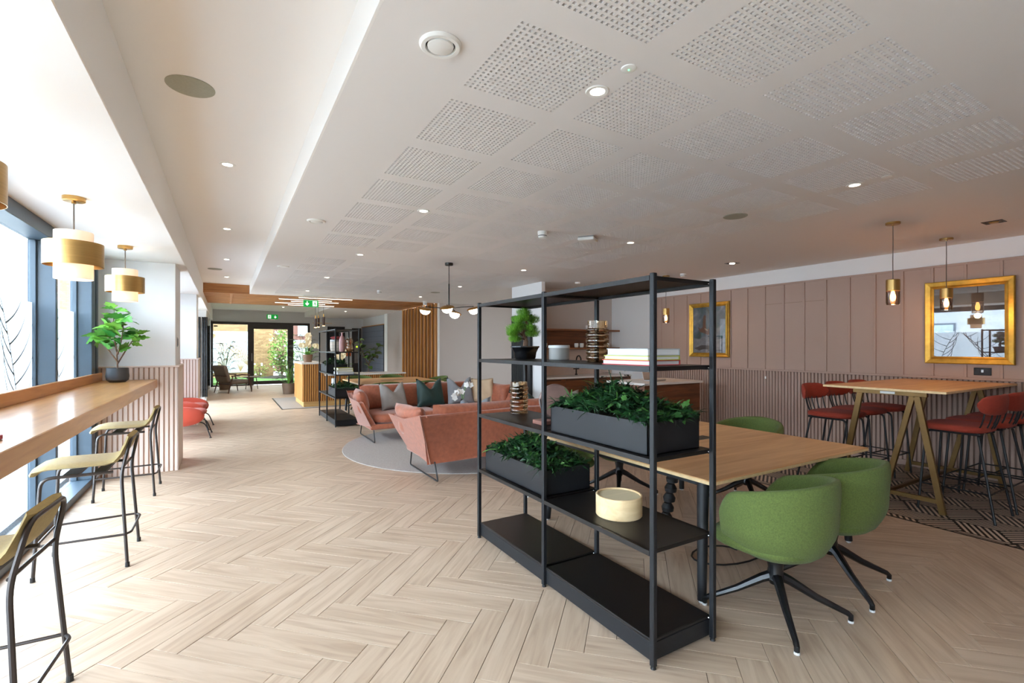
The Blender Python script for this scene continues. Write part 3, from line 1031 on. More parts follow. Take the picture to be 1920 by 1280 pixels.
for (cx, cz, an, L) in ((-.6, 2.1, -35, 1.5), (1.0, .5, 105, 1.4), (-.3, .4, 60, 1.3), (.6, .3, 80, 1.1)):
    for k in range(9):
        a = R(an + (k - 4) * 7)
        p0 = Vector((cx, cz)); p1 = p0 + Vector((math.cos(a), math.sin(a))) * L
        mid = (p0 + p1) / 2 + Vector((-.1, .12))
        pts = [(1 - q) ** 2 * p0 + 2 * q * (1 - q) * mid + q * q * p1 for q in [i / 8 for i in range(9)]]
        pts = [(p.x, -.046, min(2.24, max(.26, p.y))) for p in pts if p.x < 1.14]
        if len(pts) > 2:
            mb.tube(pts, .009, 4)
mb.build('gold_leaf_lines', mat('gold_mural_line', '#a98d63', .6, var=.1), pn, smooth=0)
t = thing('red_brick_house', 'red brick house far beyond the garden with a white window', 'house', (5, 34, 0))
MB().box(-2.8, 5, 0, 3, -.1, 7).build('wall', M_BRICKR, t)
wn = MB().box(-1.0, -.2, -.06, .02, 2.2, 3.4).build('window', M_WHITEPL, t)
MB().box(-.93, -.27, -.07, -.06, 2.27, 3.33).build('pane', mat('far_pane', '#b8c8d0', .2, var=.05), wn)
tag(box('garden_wall', 2.95, 9, 30.0, 30.2, -.1, 1.9, mat('white_render', '#b9b9b9', .9, var=.06)), 'low white rendered garden wall right of the bush', 'wall')
tag(MB().box(-8, 9, 23.2, 27.0, -.08, .02).build('lawn', mat('lawn_grass', '#4c6e2e', .95, var=.3, scale=30, bump=.8, bscale=140)), 'bright green lawn outside the far glass door', 'lawn', kind='stuff')
tag(MB().lathe([(0, .10), (.5, .07), (.95, .0)], 24, cap=False).build('mulch_bed', M_SOIL, None, (2.3, 25.9, .02)), 'round mulch bed under the flowering bush', 'mulch', kind='stuff')
def leafball(name, label, cat, loc, rad, n, L, w, m, trunk=0, seed=1, flower=None):
    rn = random.Random(seed)
    t = thing(name, label, cat, loc)
    mb = MB()
    lv, lf = leaf_geo(L, w, .2, .1, 2)
    for k in range(n):
        while True:
            p = Vector((rn.uniform(-1, 1), rn.uniform(-1, 1), rn.uniform(-1, 1)))
            if .35 < p.length < 1: break
        q = Vector((p.x * rad[0], p.y * rad[1], p.z * rad[2] + rad[2] + trunk))
        mb.add(lv, lf, orient(q, rn.uniform(0, 6.28), rn.uniform(-.5, .9), rn.uniform(-.6, .6), rn.uniform(.7, 1.3)))
    tag(mb.build('foliage', m, t, smooth=0, weld=False, recalc=False), kind='stuff')
    st = MB()
    for k in range(4):
        a = k * 1.6
        st.tube([(0, 0, 0), (.1 * math.cos(a), .1 * math.sin(a), rad[2] * .6), (rad[0] * .4 * math.cos(a), rad[1] * .4 * math.sin(a), trunk + rad[2] * 1.3)], [.03, .025, .01], 6)
    st.build('stem', M_TRUNK, t)
    if flower:
        fb = MB()
        for k in range(flower):
            while True:
                p = Vector((rn.uniform(-1, 1), rn.uniform(-1, 0), rn.uniform(-1, 1)))
                if .75 < p.length < 1: break
            fb.ell((p.x * rad[0], p.y * rad[1], p.z * rad[2] + rad[2] + trunk), (.045, .04, .045), 6, 4)
        tag(fb.build('blossom', M_PETAL, t, smooth=0, weld=False), kind='stuff')
    return t
M_BUSH = foliage('bush_leaf', '#4b7a2e', '#9fc05a')
leafball('flowering_bush', 'tall leafy garden bush with white blossom outside the glass door', 'bush', (2.35, 26.0, .05), (.62, .55, 1.15), 1100, .15, .08, M_BUSH, .05, 5, 16)
leafball('garden_shrub', 'low leafy shrub at the foot of the buff brick wall', 'shrub', (1.4, 26.65, .0), (.45, .22, .35), 160, .10, .05, M_BUSH, .02, 6, 5)
leafball('garden_tree', 'green tree crown in front of the red brick house', 'tree', (4.6, 29.2, -.08), (.8, .6, .9), 400, .2, .1, M_BUSH, 1.7, 8)
# grey neighbouring building to the left of the long window
t = thing('neighbouring_building', 'pale neighbouring building glimpsed through the long left window', 'building', (-22, 10, 0))
MB().box(-3, 0, -16, 22, 0, 4.2).build('wall', mat('pale_cladding', '#c6ccd2', .8, var=.05), t)
MB().box(-3.3, .4, -16.4, 22.4, 4.2, 4.45).build('roof', mat('grey_roof', '#8b9299', .7, var=.08), t)
for k in range(7):
    wn = MB().box(-.02, .05, -14 + k * 5, -11.6 + k * 5, 1.0, 2.9).build('window', M_FRAME, t)
    MB().box(.05, .06, -13.9 + k * 5, -11.7 + k * 5, 1.1, 2.8).build('pane', mat('far_pane', '#b8c8d0', .2), wn)

# ================================================================ CEILING FITTINGS
def downlight_proto():
    t = thing('recessed_downlight', 'tmp', 'downlight', (0, 0, 0))
    MB().lathe([(.034, -.001), (.036, -.004), (.052, -.005), (.056, -.001), (.056, .0)], 28, cap=False).build('trim_ring', M_WHITEPL, t)
    MB().lathe([(.0, -.0025), (.034, -.0025)], 20, cap=False).build('lens', M_DOWNGLOW, t)
    return t
dl0 = downlight_proto()
first = True
def downlight(x, y, z, label, group, e=DOWN_W, col=WARM):
    global first
    if first:
        t = dl0; first = False
        t.location = (x, y, z); t['label'] = label; t['group'] = group
    else:
        t = dup(dl0, label, (x, y, z), group=group)
    light('downlight_beam', 'SPOT', (0, 0, -.012), e, col, t, spot_size=R(115), spot_blend=.9, shadow_soft_size=.05)
    return t
ordn = ['nearest', 'second', 'third', 'fourth', 'fifth', 'farthest']
for k, y in enumerate((1.755, 4.09, 6.45, 8.87, 11.2)):
    downlight(1.512, y, ZM, 'recessed downlight in the left row of the perforated ceiling, %s from the camera' % (ordn[k] if k < 4 else 'farthest'), 'downlights in the main ceiling')
for k, y in enumerate((1.788, 4.109, 6.443, 8.856, 11.14)):
    downlight(4.04, y, ZM, 'recessed downlight in the right row of the perforated ceiling, %s from the camera' % (ordn[k] if k < 4 else 'farthest'), 'downlights in the main ceiling')
for k, y in enumerate((4.325, 6.69, 9.02, 11.3)):
    downlight(.009, y, ZC, 'recessed downlight in the raised coffer strip, %s from the camera' % (ordn[k] if k < 3 else 'farthest'), 'downlights in the coffer')
for x, y, z, lb in ((.7, 16.9, ZC, 'lobby ceiling downlight left of the linear lights'), (1.75, 18.9, ZC, 'lobby ceiling downlight above the glass door'), (3.5, 17.0, ZM, 'lobby ceiling downlight in front of the tiled wall')):
    downlight(x, y, z, lb, 'lobby downlights', 120, (1, .95, .88))
def square_light(x, y, lb, on):
    t = thing('square_downlight', lb, 'downlight', (x, y, ZM), group='square downlights by the pink wall')
    fr = MB()
    for a in ((-.075, .075, -.075, -.055), (-.075, .075, .055, .075), (-.075, -.055, -.055, .055), (.055, .075, -.055, .055)):
        fr.box(a[0], a[1], a[2], a[3], -.004, 0)
    fr.build('frame', M_BLKPL, t)
    MB().box(-.055, .055, -.055, .055, -.0015, -.0005).build('baffle', M_BLACKG, t)
    MB().lathe([(0, -.012), (.03, -.012), (.038, -.002)], 16, cap=False).build('lens', M_DOWNGLOW if on else M_BRASS, t)
    light('downlight_beam', 'SPOT', (0, 0, -.02), DOWN_W * 1.0, (1, .6, .3), t, spot_size=R(100), spot_blend=.9, shadow_soft_size=.04)
square_light(6.30, 4.37, 'lit square black downlight in the ceiling before the framed picture by the island', True)
square_light(6.40, 1.63, 'square black-framed downlight right of the two brass pendants', False)
def disc(name, label, cat, x, y, z, r, m, parts=None, ring=None):
    t = thing(name, label, cat, (x, y, z))
    MB().lathe([(0, -.006), (r * .96, -.006), (r, -.003), (r, 0)], 36, cap=False).build('grille', m, t)
    if ring:
        MB().lathe([(r, 0), (r * 1.0, -.008), (r * 1.06, -.008), (r * 1.08, 0)], 36, cap=False).build('rim', ring, t)
    return t
M_GRILLE = mat('speaker_grille', '#a4a494', .7, var=.05, scale=90, bump=.2, bscale=400)
disc('ceiling_speaker', 'large round grey ceiling speaker in the raised coffer near the camera', 'speaker', -.166, 3.133, ZC, .115, M_GRILLE)
disc('ceiling_speaker', 'small distant round grey ceiling speaker in the raised coffer', 'speaker', -.174, 10.245, ZC, .115, M_GRILLE)
disc('ceiling_speaker', 'round grey ceiling speaker in the perforated ceiling near the pendants', 'speaker', 4.056, 2.78, ZM, .105, M_GRILLE)
disc('ceiling_speaker', 'flat distant ceiling speaker left of the chandelier stem', 'speaker', 4.0, 10.08, ZM, .105, M_GRILLE)
def vent(x, y, label, r=.085):
    t = thing('ceiling_air_valve', label, 'air valve', (x, y, ZM), group='round air valves along the ceiling edge')
    MB().lathe([(r * .68, .0), (r * .72, -.012), (r * .9, -.012), (r, -.004), (r, 0)], 36, cap=False).build('ring', M_WHITEPL, t)
    MB().lathe([(r * .70, -.001), (r * .60, .0)], 36, cap=False).build('throat', M_BLKPL, t)
    MB().lathe([(0, -.018), (r * .35, -.017), (r * .6, -.012), (r * .62, -.006), (r * .58, -.002)], 32, cap=False).build('cone', M_WHITEPL, t)
vent(.739, 1.806, 'white round air valve in the ceiling, nearest of three'); vent(.745, 4.94, 'white round air valve in the ceiling, second of three'); vent(.737, 7.98, 'white round air valve in the ceiling, farthest of three')
def detector(x, y, label, r=.05, h=.07, z=ZM):
    t = thing('smoke_detector', label, 'smoke detector', (x, y, z))
    MB().lathe([(r, 0), (r, -.02), (r * .96, -.03)], 28, cap=False).build('base', M_WHITEPL, t)
    MB().lathe([(r * .92, -.028), (r * .92, -h * .75), (r * .8, -h), (0, -h)], 28, cap=False).build('body', M_WHITEPL, t)
    MB().lathe([(r * .935, -h * .62), (r * .935, -h * .72)], 28, cap=False).build('slot_band', M_BLKPL, t)
detector(2.857, 4.187, 'white smoke detector hanging under the perforated ceiling in front of the shelf')
detector(2.817, 10.3, 'small distant smoke detector by the oak ceiling band')
detector(6.509, 5.41, 'white smoke detector above the kitchen island', .05, .05)
detector(4.55, 12.2, 'white sensor dome at the top of the oak slatted screen', .06, .09)
detector(5.667, 7.137, 'flat white detector on the ceiling before the kitchenette', .05, .025)
t = thing('wireless_access_point', 'flat white square access point on the perforated ceiling', 'access point', (3.44, 4.155, ZM), R(35))
MB().box(-.085, .085, -.085, .085, -.008, 0).build('mount', M_STEEL, t, bevel=.003)
MB().box(-.095, .095, -.095, .095, -.045, -.008).build('cover', M_WHITEPL, t, bevel=.02, seg=3)
t = thing('emergency_light', 'small white emergency light with green dot near the closest downlight', 'emergency light', (1.505, 1.541, ZM))
MB().lathe([(0, -.006), (.022, -.007), (.032, -.004), (.034, 0)], 24, cap=False).build('body', M_WHITEPL, t)
MB().ell((0, 0, -.008), (.0035, .0035, .003), 8, 6).build('indicator', mat('green_led', '#5cff8a', .4, emit=lin('#5cff8a'), estr=4), t)
tag(MB().lathe([(0, -.006), (.022, -.006), (.032, -.003), (.034, 0)], 24, cap=False).build('emergency_light', M_WHITEPL, None, (4.041, 1.584, ZM)), 'small white ceiling emergency light right of the warm downlight', 'emergency light')
tag(MB().lathe([(0, -.006), (.022, -.006), (.032, -.003), (.034, 0)], 24, cap=False).build('emergency_light', M_WHITEPL, None, (1.62, 6.15, ZM)), 'tiny white ceiling emergency light over the lounge', 'emergency light')

# ---- linear lights under the oak band
for i, (x0, x1, y) in enumerate(((1.5, 2.77, 12.62), (1.12, 2.38, 13.22), (1.45, 2.65, 13.75), (1.12, 2.40, 14.35), (1.5, 2.75, 14.95))):
    t = thing('linear_light', 'slim glowing linear light under the oak ceiling band, %s from the camera' % ['first', 'second', 'third', 'fourth', 'fifth'][i], 'linear light', ((x0 + x1) / 2, y, ZM - .006), group='linear lights')
    w = (x1 - x0) / 2
    MB().box(-w, w, -.02, .02, -.012, 0).build('housing', M_WHITEPL, t)
    MB().box(-w + .01, w - .01, -.014, .014, -.022, -.012).build('diffuser', M_LED, t)
    light('linear_glow', 'AREA', (0, 0, -.025), 7, (1, .9, .76), t, shape='RECTANGLE', size=2 * w - .02, size_y=.028)

# ---- exit signs
def exit_sign(label, loc, w, h, flip):
    t = thing('exit_sign', label, 'exit sign', loc)
    MB().box(-w / 2, w / 2, -.006, .006, 0, h).build('panel', M_EXITG, t, bevel=.002)
    s = -1 if flip else 1
    mb = MB()
    cx = s * -w * .25
    def q(pts, x0):
        mb.prism([(x0 + a * h, h * .5 + b * h) for a, b in pts], 1, -.0085, -.006)
    q([(-.06, .32), (.06, .32), (.06, 0), (.20, .0 + .06), (.26, -.04), (0, -.34), (-.26, -.04), (-.20, .06), (-.06, 0)], cx)
    mb.build('arrow', M_EXITW, t, smooth=0)
    mb = MB()
    cx = s * w * .26
    q([(-.30, -.38), (.30, -.38), (.30, .38), (-.30, .38)], cx)
    mb.build('doorway', M_EXITW, t, smooth=0)
    mb = MB()
    def g(pts): mb.prism([(cx + a * h, h * .5 + b * h) for a, b in pts], 1, -.0105, -.0085)
    g([(.05, .18), (.14, .24), (.18, .32), (.10, .34), (.03, .28)]); g([(-.16, .16), (.10, .18), (.08, .06), (.0, -.02), (-.06, .08)])
    g([(-.02, .04), (.08, .06), (.16, -.14), (.10, -.30), (.04, -.30), (.06, -.14)]); g([(-.02, .04), (.04, -.02), (-.08, -.16), (-.22, -.20), (-.22, -.13), (-.10, -.08)])
    mb.build('running_figure', M_EXITG, t, smooth=0)
    return t
e1 = exit_sign('green hanging exit sign with down arrow below the linear lights', (1.72, 12.2, 2.44), .33, .16, False)
for sx in (-.12, .12):
    MB().bar((sx, 0, .16), (sx, 0, .27), .006).build('hanger', M_STEEL, e1)
MB().box(-.17, .17, -.03, .03, .245, .27).build('gear_box', M_WHITEPL, e1, bevel=.003)
e2 = exit_sign('green exit sign on the far wall above the glass door', (1.58, YF - .015, 2.60), .40, .18, True)
MB().box(-.10, .10, -.03, .01, -.05, 0).build('lamp_box', M_WHITEPL, e2, bevel=.003)
# ================================================================ LAMPS
def drum_pendant():
    t = thing('drum_pendant', 'tmp', 'pendant lamp', (0, 0, ZS), group='brass drum pendants over the window counter')
    MB().lathe([(0, -.045), (.012, -.045), (.012, -.03), (.056, -.03), (.062, -.026), (.062, 0)], 32, cap=False).build('canopy', M_BRASS, t)
    MB().tube([(0, 0, -.04), (0, 0, -.24)], .0045, 8).build('cord', mat('grey_cord', '#6b625a', .8, var=.1), t)
    MB().lathe([(.101, -.235), (.103, -.235), (.103, -.555), (.101, -.555), (.101, -.235)], 48, cap=False).build('inner_shade', M_SHADE, t)
    MB().lathe([(0, -.545), (.101, -.545)], 48, cap=False).build('diffuser', M_SHADE, t)
    MB().lathe([(.155, -.31), (.158, -.31), (.158, -.465), (.155, -.465), (.155, -.31)], 64, cap=False).build('brass_band', M_BRASS, t)
    sp = MB()
    for k in range(3):
        a = k * 2.094
        sp.tube([(0, 0, -.32), (.156 * math.cos(a), .156 * math.sin(a), -.32)], .004, 6)
    sp.build('spider', M_BRASS, t)
    MB().ell((0, 0, -.37), (.03, .03, .04), 12, 8).build('bulb', mat('soft_bulb', '#fff0dd', .4, emit=(1, .8, .55, 1), estr=8), t)
    return t
d0 = drum_pendant()
d0.location = (-.885, 4.31, ZS); d0['label'] = 'brass and opal drum pendant hanging in the middle of the three over the counter'
d1 = dup(d0, 'brass and opal drum pendant nearest the white pillar', (-.87, 6.13, ZS))
d2 = dup(d0, 'brass drum pendant cut off by the left edge, nearest the camera', (-.885, 2.58, ZS))
for d in (d0, d1, d2):
    light('pendant_glow', 'POINT', (0, 0, -.40), 3.5, WARM, d, shadow_soft_size=.06)

def glass_pendant():
    t = thing('glass_pendant', 'tmp', 'pendant lamp', (0, 0, ZM), group='brass and smoked glass pendants')
    MB().lathe([(0, -.03), (.010, -.03), (.010, -.022), (.056, -.022), (.06, -.018), (.06, 0)], 28, cap=False).build('canopy', M_BRASS, t)
    MB().tube([(0, 0, -.02), (.004, 0, -.2), (-.003, 0, -.38), (0, 0, -.56)], .004, 8).build('cord', mat('grey_cord', '#6b625a', .8), t)
    MB().lathe([(0, -.555), (.052, -.555), (.057, -.56), (.057, -.665), (.0, -.665)], 32, cap=False).build('brass_cap', M_BRASS, t)
    MB().lathe([(.055, -.66), (.056, -.78), (.050, -.80), (.0, -.803), (.0, -.800), (.048, -.797), (.053, -.78), (.053, -.66)], 32, cap=False).build('glass_cylinder', M_AMBER2, t)
    MB().lathe([(0, -.665), (.013, -.67), (.016, -.69), (.023, -.715), (.023, -.74), (.016, -.76), (0, -.768)], 20, cap=False).build('bulb', M_BULB, t)
    return t
g0 = glass_pendant()
g0.location = (5.585, 2.14, ZM); g0['label'] = 'brass and smoked glass pendant over the bar table, left of the two'
g1 = dup(g0, 'brass and smoked glass pendant in front of the large gold-framed picture', (6.92, 2.15, ZM))
g2 = dup(g0, 'brass and smoked glass pendant over the kitchen island seen through the shelf', (6.45, 5.72, ZM))
for d in (g0, g1, g2):
    light('pendant_glow', 'POINT', (0, 0, -.83), 7, (1, .55, .22), d, shadow_soft_size=.03)

t = thing('globe_chandelier', 'black armed chandelier with four brass discs and glowing half globes', 'chandelier', (2.77, 6.45, ZM))
MB().lathe([(0, -.035), (.055, -.035), (.058, -.03), (.058, 0)], 28, cap=False).build('canopy', M_BLKPL, t)
MB().tube([(0, 0, -.03), (0, 0, -.30)], .006, 8).tube([(0, 0, -.30), (0, 0, -.66)], .010, 8).build('stem', M_BLKPL, t)
c_, s_ = math.cos(-YAW), math.sin(-YAW)
def rt(a, b): return (a * c_ - b * s_, a * s_ + b * c_)
M_DISC = mat('brass_disc', '#a97a34', .35, metal=.9, var=.08)
for i, (a, b, z, tx, ty) in enumerate(((-.36, .10, -.655, .16, .15), (.36, -.05, -.66, -.22, .1), (.0, -.22, -.655, -.10, .25), (.05, .28, -.70, .18, -.1))):
    x, yy = rt(a, b)
    ax_ = MB().tube([(0, 0, -.66), (x * .5, yy * .5, -.64), (x, yy, z + .03)], .007, 6).build('arm', M_BLKPL, t)
    Mx = Matrix.Translation((x, yy, z)) @ Matrix.Rotation(-YAW, 4, 'Z') @ Matrix.Rotation(tx, 4, 'Y') @ Matrix.Rotation(ty, 4, 'X')
    ds = MB().lathe([(0, .022), (.05, .020), (.092, .006), (.105, -.012), (.103, -.013), (.09, .002), (.05, .014), (0, .016)], 32, M=Mx, cap=False).build('disc', M_DISC, t)
    MB().lathe([(.078, .0), (.076, -.03), (.06, -.062), (.03, -.08), (0, -.084)], 28, M=Mx, cap=False).build('half_globe', M_GLOBE, ds)
    light('globe_glow', 'POINT', (x, yy, z - .13), 3, (1, .85, .65), t, shadow_soft_size=.06)
t = thing('cylinder_cluster_pendant', 'cluster of three black and brass cylinder lamps over the reception desk', 'pendant lamp', (2.18, 14.0, ZM))
for k, (dx, dy, zb) in enumerate(((-.09, 0, -.68), (.0, .1, -.66), (.12, .0, -.63))):
    MB().tube([(dx, dy, 0), (dx, dy, zb + .24)], .004, 6).build('cord', M_BLKPL, t)
    T_ = Matrix.Translation((dx, dy, 0))
    b_ = MB().lathe([(0, zb), (.034, zb), (.034, zb + .24), (0, zb + .24)], 18, M=T_, cap=False).build('cylinder', mat('dark_bronze', '#3a2c27', .4, metal=.5, var=.1), t)
    MB().lathe([(0, zb + .24), (.018, zb + .24), (.012, zb + .32), (0, zb + .32)], 12, M=T_, cap=False).build('brass_neck', M_BRASS, b_)
    MB().lathe([(.0, zb - .015), (.026, zb - .012), (.033, zb)], 14, M=T_, cap=False).build('lens', M_BULB, b_)
MB().bar((-.16, .02, -.56), (.34, .02, -.56), .012).build('cross_bar', M_BRASS, t)

# ================================================================ WINDOW COUNTER AND STOOLS
t = thing('window_counter', 'long warm oak bar counter with upstand along the left window', 'counter', (-.975, 2.5, 0))
MB().box(-.27, .27, -4.08, 4.59, 1.015, 1.115).build('slab', M_COUNTER, t, bevel=.004)
MB().box(-.27, -.235, -4.08, 4.59, 1.115, 1.205).build('upstand', M_COUNTERE, t, bevel=.003)
for k in range(4):
    MB().box(-.26, .10, -3.6 + k * 2.4, -3.56 + k * 2.4, .965, 1.015).box(-.26, -.235, -3.6 + k * 2.4, -3.56 + k * 2.4, .80, .965).build('bracket', M_BLACK, t)
tag(box('red_notebook', -.95, -.80, 2.68, 2.81, 1.116, 1.135, mat('crimson_cover', '#9c2f3f', .6, var=.08), bevel=.002), 'dark red notebook on the counter at the left edge', 'notebook')

def counter_stool():
    t = thing('counter_stool', 'tmp', 'bar stool', (0, 0, 0), group='mustard stools at the window counter')
    # seat faces -x ; rear at +x
    r = .0105
    m = M_BLKM = mat('dark_bronze_tube', '#3b3431', .35, metal=.4, var=.08)
    for s in (-1, 1):
        pts = fillet([(-.235, s * .225, 0), (-.205, s * .195, .645), (.16, s * .195, .645)], .06, 5)
        MB().tube(pts, r, 8).build('front_leg', m, t)
        MB().lathe([(.0, 0), (.014, 0), (.013, .03), (.0, .035)], 10, M=Matrix.Translation((-.235, s * .225, 0))).build('foot', M_BLKPL, t)
        MB().lathe([(.0, 0), (.014, 0), (.013, .03), (.0, .035)], 10, M=Matrix.Translation((.245, s * .25, 0))).build('foot', M_BLKPL, t)
        MB().tube([(-.225, s * .217, .22), (.228, s * .242, .22)], .008, 8).build('footrest', m, t)
    back = [(.245, -.25, 0), (.205, -.205, .63), (.252, -.18, .855), (.252, .18, .855), (.205, .205, .63), (.245, .25, 0)]
    MB().tube(fillet(back, .07, 5), r, 8).build('rear_frame', m, t)
    MB().tube([(-.225, -.217, .22), (-.225, .217, .22)], .008, 8).build('footrest', m, t)
    MB().tube(fillet([(.228, -.242, .22), (.26, -.2, .22), (.26, .2, .22), (.228, .242, .22)], .03, 4), .008, 8).build('footrest', m, t)
    MB().tube([(.205, -.205, .66), (.205, .205, .66)], .008, 8).build('back_rail', m, t)
    MB().box(-.10, -.02, -.18, .18, .640, .655).box(.06, .12, -.18, .18, .640, .655).build('seat_bracket', M_BLKPL, t)
    # continuous seat + low curved back
    prof = [(-.27, .655), (-.25, .688), (-.18, .704), (0, .703), (.11, .702), (.165, .715), (.20, .76), (.228, .825), (.240, .872)]
    th = .034
    rows_t, rows_b = [], []
    def wid(i):
        return [.15, .195, .21, .215, .215, .215, .212, .20, .165][i]
    n = 8
    for i, (x, z) in enumerate(prof):
        a = prof[max(0, i - 1)]; b = prof[min(len(prof) - 1, i + 1)]
        tx, tz = b[0] - a[0], b[1] - a[1]
        l = math.hypot(tx, tz); nx, nz = tz / l, -tx / l
        rt_, rb_ = [], []
        for k in range(n + 1):
            u = -1 + 2 * k / n
            e = 1 - abs(u) ** 6
            y = u * wid(i)
            dome = .0 * u
            rt_.append((x - nx * th * .5 * e ** .5 - 0, y, z - nz * th * .5 * e ** .5 + dome))
            rb_.append((x + nx * th * .5 * e ** .5, y, z + nz * th * .5 * e ** .5))
        rows_t.append(rt_); rows_b.append(rb_)
    mb = MB().grid(rows_t).grid(rows_b)
    mb.grid([rows_t[0], rows_b[0]]); mb.grid([rows_t[-1], rows_b[-1]])
    mb.build('upholstery', M_MUSTARD, t, smooth=60)
    return t
cs = counter_stool()
cs.location = (-.825, 4.42, 0); cs['label'] = 'mustard bar stool in the middle of the three at the window counter'
dup(cs, 'mustard bar stool against the fluted pillar, farthest of the three', (-.865, 6.255, 0))
dup(cs, 'mustard bar stool cut off by the left edge, nearest the camera', (-.865, 2.64, 0), rotz=R(-4))

# ---- plant on the counter
t = thing('potted_plant', 'leafy green plant in a charcoal bowl on the end of the window counter', 'plant', (-1.02, 6.72, 1.116))
MB().lathe([(0, 0), (.07, 0), (.098, .025), (.104, .065), (.098, .12), (.095, .155), (.089, .155), (.091, .12), (.085, .112), (0, .112)], 32, cap=False).build('pot', M_CHAR, t)
MB().lathe([(0, .128), (.09, .126)], 20, cap=False).build('soil', M_SOIL, t)
st = MB()
forks = [((0, 0, .13), (.0, .0, .40), (-.05, .02, .62)), ((0, 0, .20), (.10, .03, .42), (.17, .02, .52)), ((0, 0, .22), (-.10, -.02, .40), (-.18, .05, .50)), ((0, 0, .30), (.06, -.05, .5), (.06, -.05, .70)), ((0, 0, .3), (-.06, .05, .55), (-.03, .03, .80))]
for f_ in forks:
    st.tube(bez(*f_, n=6), [.009, .008, .007, .006, .005, .004, .003], 6)
st.build('stem', M_TRUNK, t)
def lobed_leaf(L, w, bend=.25):
    half = [(0, .02), (.12, .10), (.22, .30), (.34, .42), (.42, .26), (.55, .36), (.66, .30), (.70, .16), (.84, .14), (1, 0)]
    v, f = [], []
    for (x, hw) in half:
        z = -bend * L * x * x
        v += [(x * L, -hw * w, z + .10 * hw * w), (x * L, 0, z), (x * L, hw * w, z + .10 * hw * w)]
    for i in range(len(half) - 1):
        a = 3 * i
        f += [(a, a + 3, a + 4, a + 1), (a + 1, a + 4, a + 5, a + 2)]
    return v, f
rn = random.Random(11)
lm = [MB().add(*lobed_leaf(.16, .15, b)).mesh('leaf', M_LEAF, smooth=0, weld=False, recalc=False) for b in (.1, .3, .5)]
tips = []
for f_ in forks:
    P_ = bez(*f_, n=10)
    tips += [P_[q] for q in (4, 5, 6, 6, 7, 7, 8, 8, 9, 9, 10, 10, 10, 10)]
for k, p in enumerate(tips):
    o = link('leaf', lm[k % 3], t)
    o.matrix_basis = orient(p, k * 2.4 + rn.uniform(-.4, .4), rn.uniform(-.35, .95), rn.uniform(-.9, .9), rn.uniform(.65, 1.1))

# ================================================================ BLACK SHELVING
SZ = (.125, .545, .975, 1.405, 1.835)
def shelving(name, label, loc, bays, skip=()):
    t = thing(name, label, 'shelving unit', loc, group='black open shelving units')
    D, Wb, ps = .428, .897, .026
    me = MB().box(-ps / 2, ps / 2, -ps / 2, ps / 2, .012, 1.845).mesh('post', M_BLACK, bevel=.003)
    ft = MB().lathe([(0, 0), (.014, 0), (.012, .012), (0, .012)], 12).mesh('foot', M_BLKPL)
    for i in range(bays + 1):
        for x in (0, D):
            p = link('post', me, t, (x, i * Wb, 0))
            link('foot', ft, p)
    for i in range(bays):
        y0, y1 = i * Wb + ps / 2 + .001, (i + 1) * Wb - ps / 2 - .001
        for k, z in enumerate(SZ):
            if k == 0:
                MB().box(.002, D - .002, y0, y1, z - .018, z).build('shelf_panel', M_BLACKB, t, bevel=.004)
                MB().box(.006, D - .006, y0, y1, .02, z - .019).build('plinth_panel', M_BLACK, t, bevel=.003)
            else:
                mb = MB().box(.0, D, y0, y1, z - .006, z)
                mb.box(-.012, .008, y0, y1, z - .024, z).box(D - .008, D + .012, y0, y1, z - .024, z)
                mb.box(.0, D, y0, y0 + .012, z - .02, z - .004).box(.0, D, y1 - .012, y1, z - .02, z - .004)
                mb.build('shelf_panel', M_BLACKB, t)
        sc = MB()
        for z in SZ:
            for x in (0, D):
                for yy in (y0, y1):
                    sc.ell((x + (.014 if x == 0 else -.014), yy, z - .012), (.004, .004, .004), 6, 4)
        sc.build('screw_heads', M_CHROME, t, weld=False)
    return t
FX, FY = 1.713, 1.595
shelving('open_shelving', 'black open metal shelving in the foreground holding planters, vases and books', (FX, FY, 0), 2)
shelving('open_shelving', 'distant black open metal shelving by the reception desk', (1.753, 9.39, 0), 2)

def planter_foliage(mb, x0, x1, y0, y1, z, n, rn, hmax, mm=None):
    for k in range(n):
        x, yy = rn.uniform(x0, x1), rn.uniform(y0, y1)
        u = (yy - y0) / (y1 - y0); w = (x - x0) / (x1 - x0)
        bumpy = .75 + .25 * math.sin(9 * u + 2) * math.cos(6 * w + u * 4)
        h = hmax * bumpy * (.22 + .78 * math.sin(PI * min(1, max(0, u))) ** .7 * math.sin(PI * (.12 + .76 * w)) ** .8)
        h *= rn.uniform(.3, 1) ** .6
        kind = rn.random()
        if kind < .5:
            g = leaf_geo(rn.uniform(.028, .05), rn.uniform(.016, .028), rn.uniform(.1, .5), .15, 2)
        elif kind < .85:
            g = leaf_geo(rn.uniform(.05, .10), rn.uniform(.006, .011), rn.uniform(.2, .8), .1, 3)
        else:
            g = lobed_leaf(rn.uniform(.04, .07), rn.uniform(.04, .07), .35)
        mb.add(*g, orient((x, yy, z + h), rn.uniform(0, 6.28), rn.uniform(-.3, 1.1), rn.uniform(-.9, .9)))
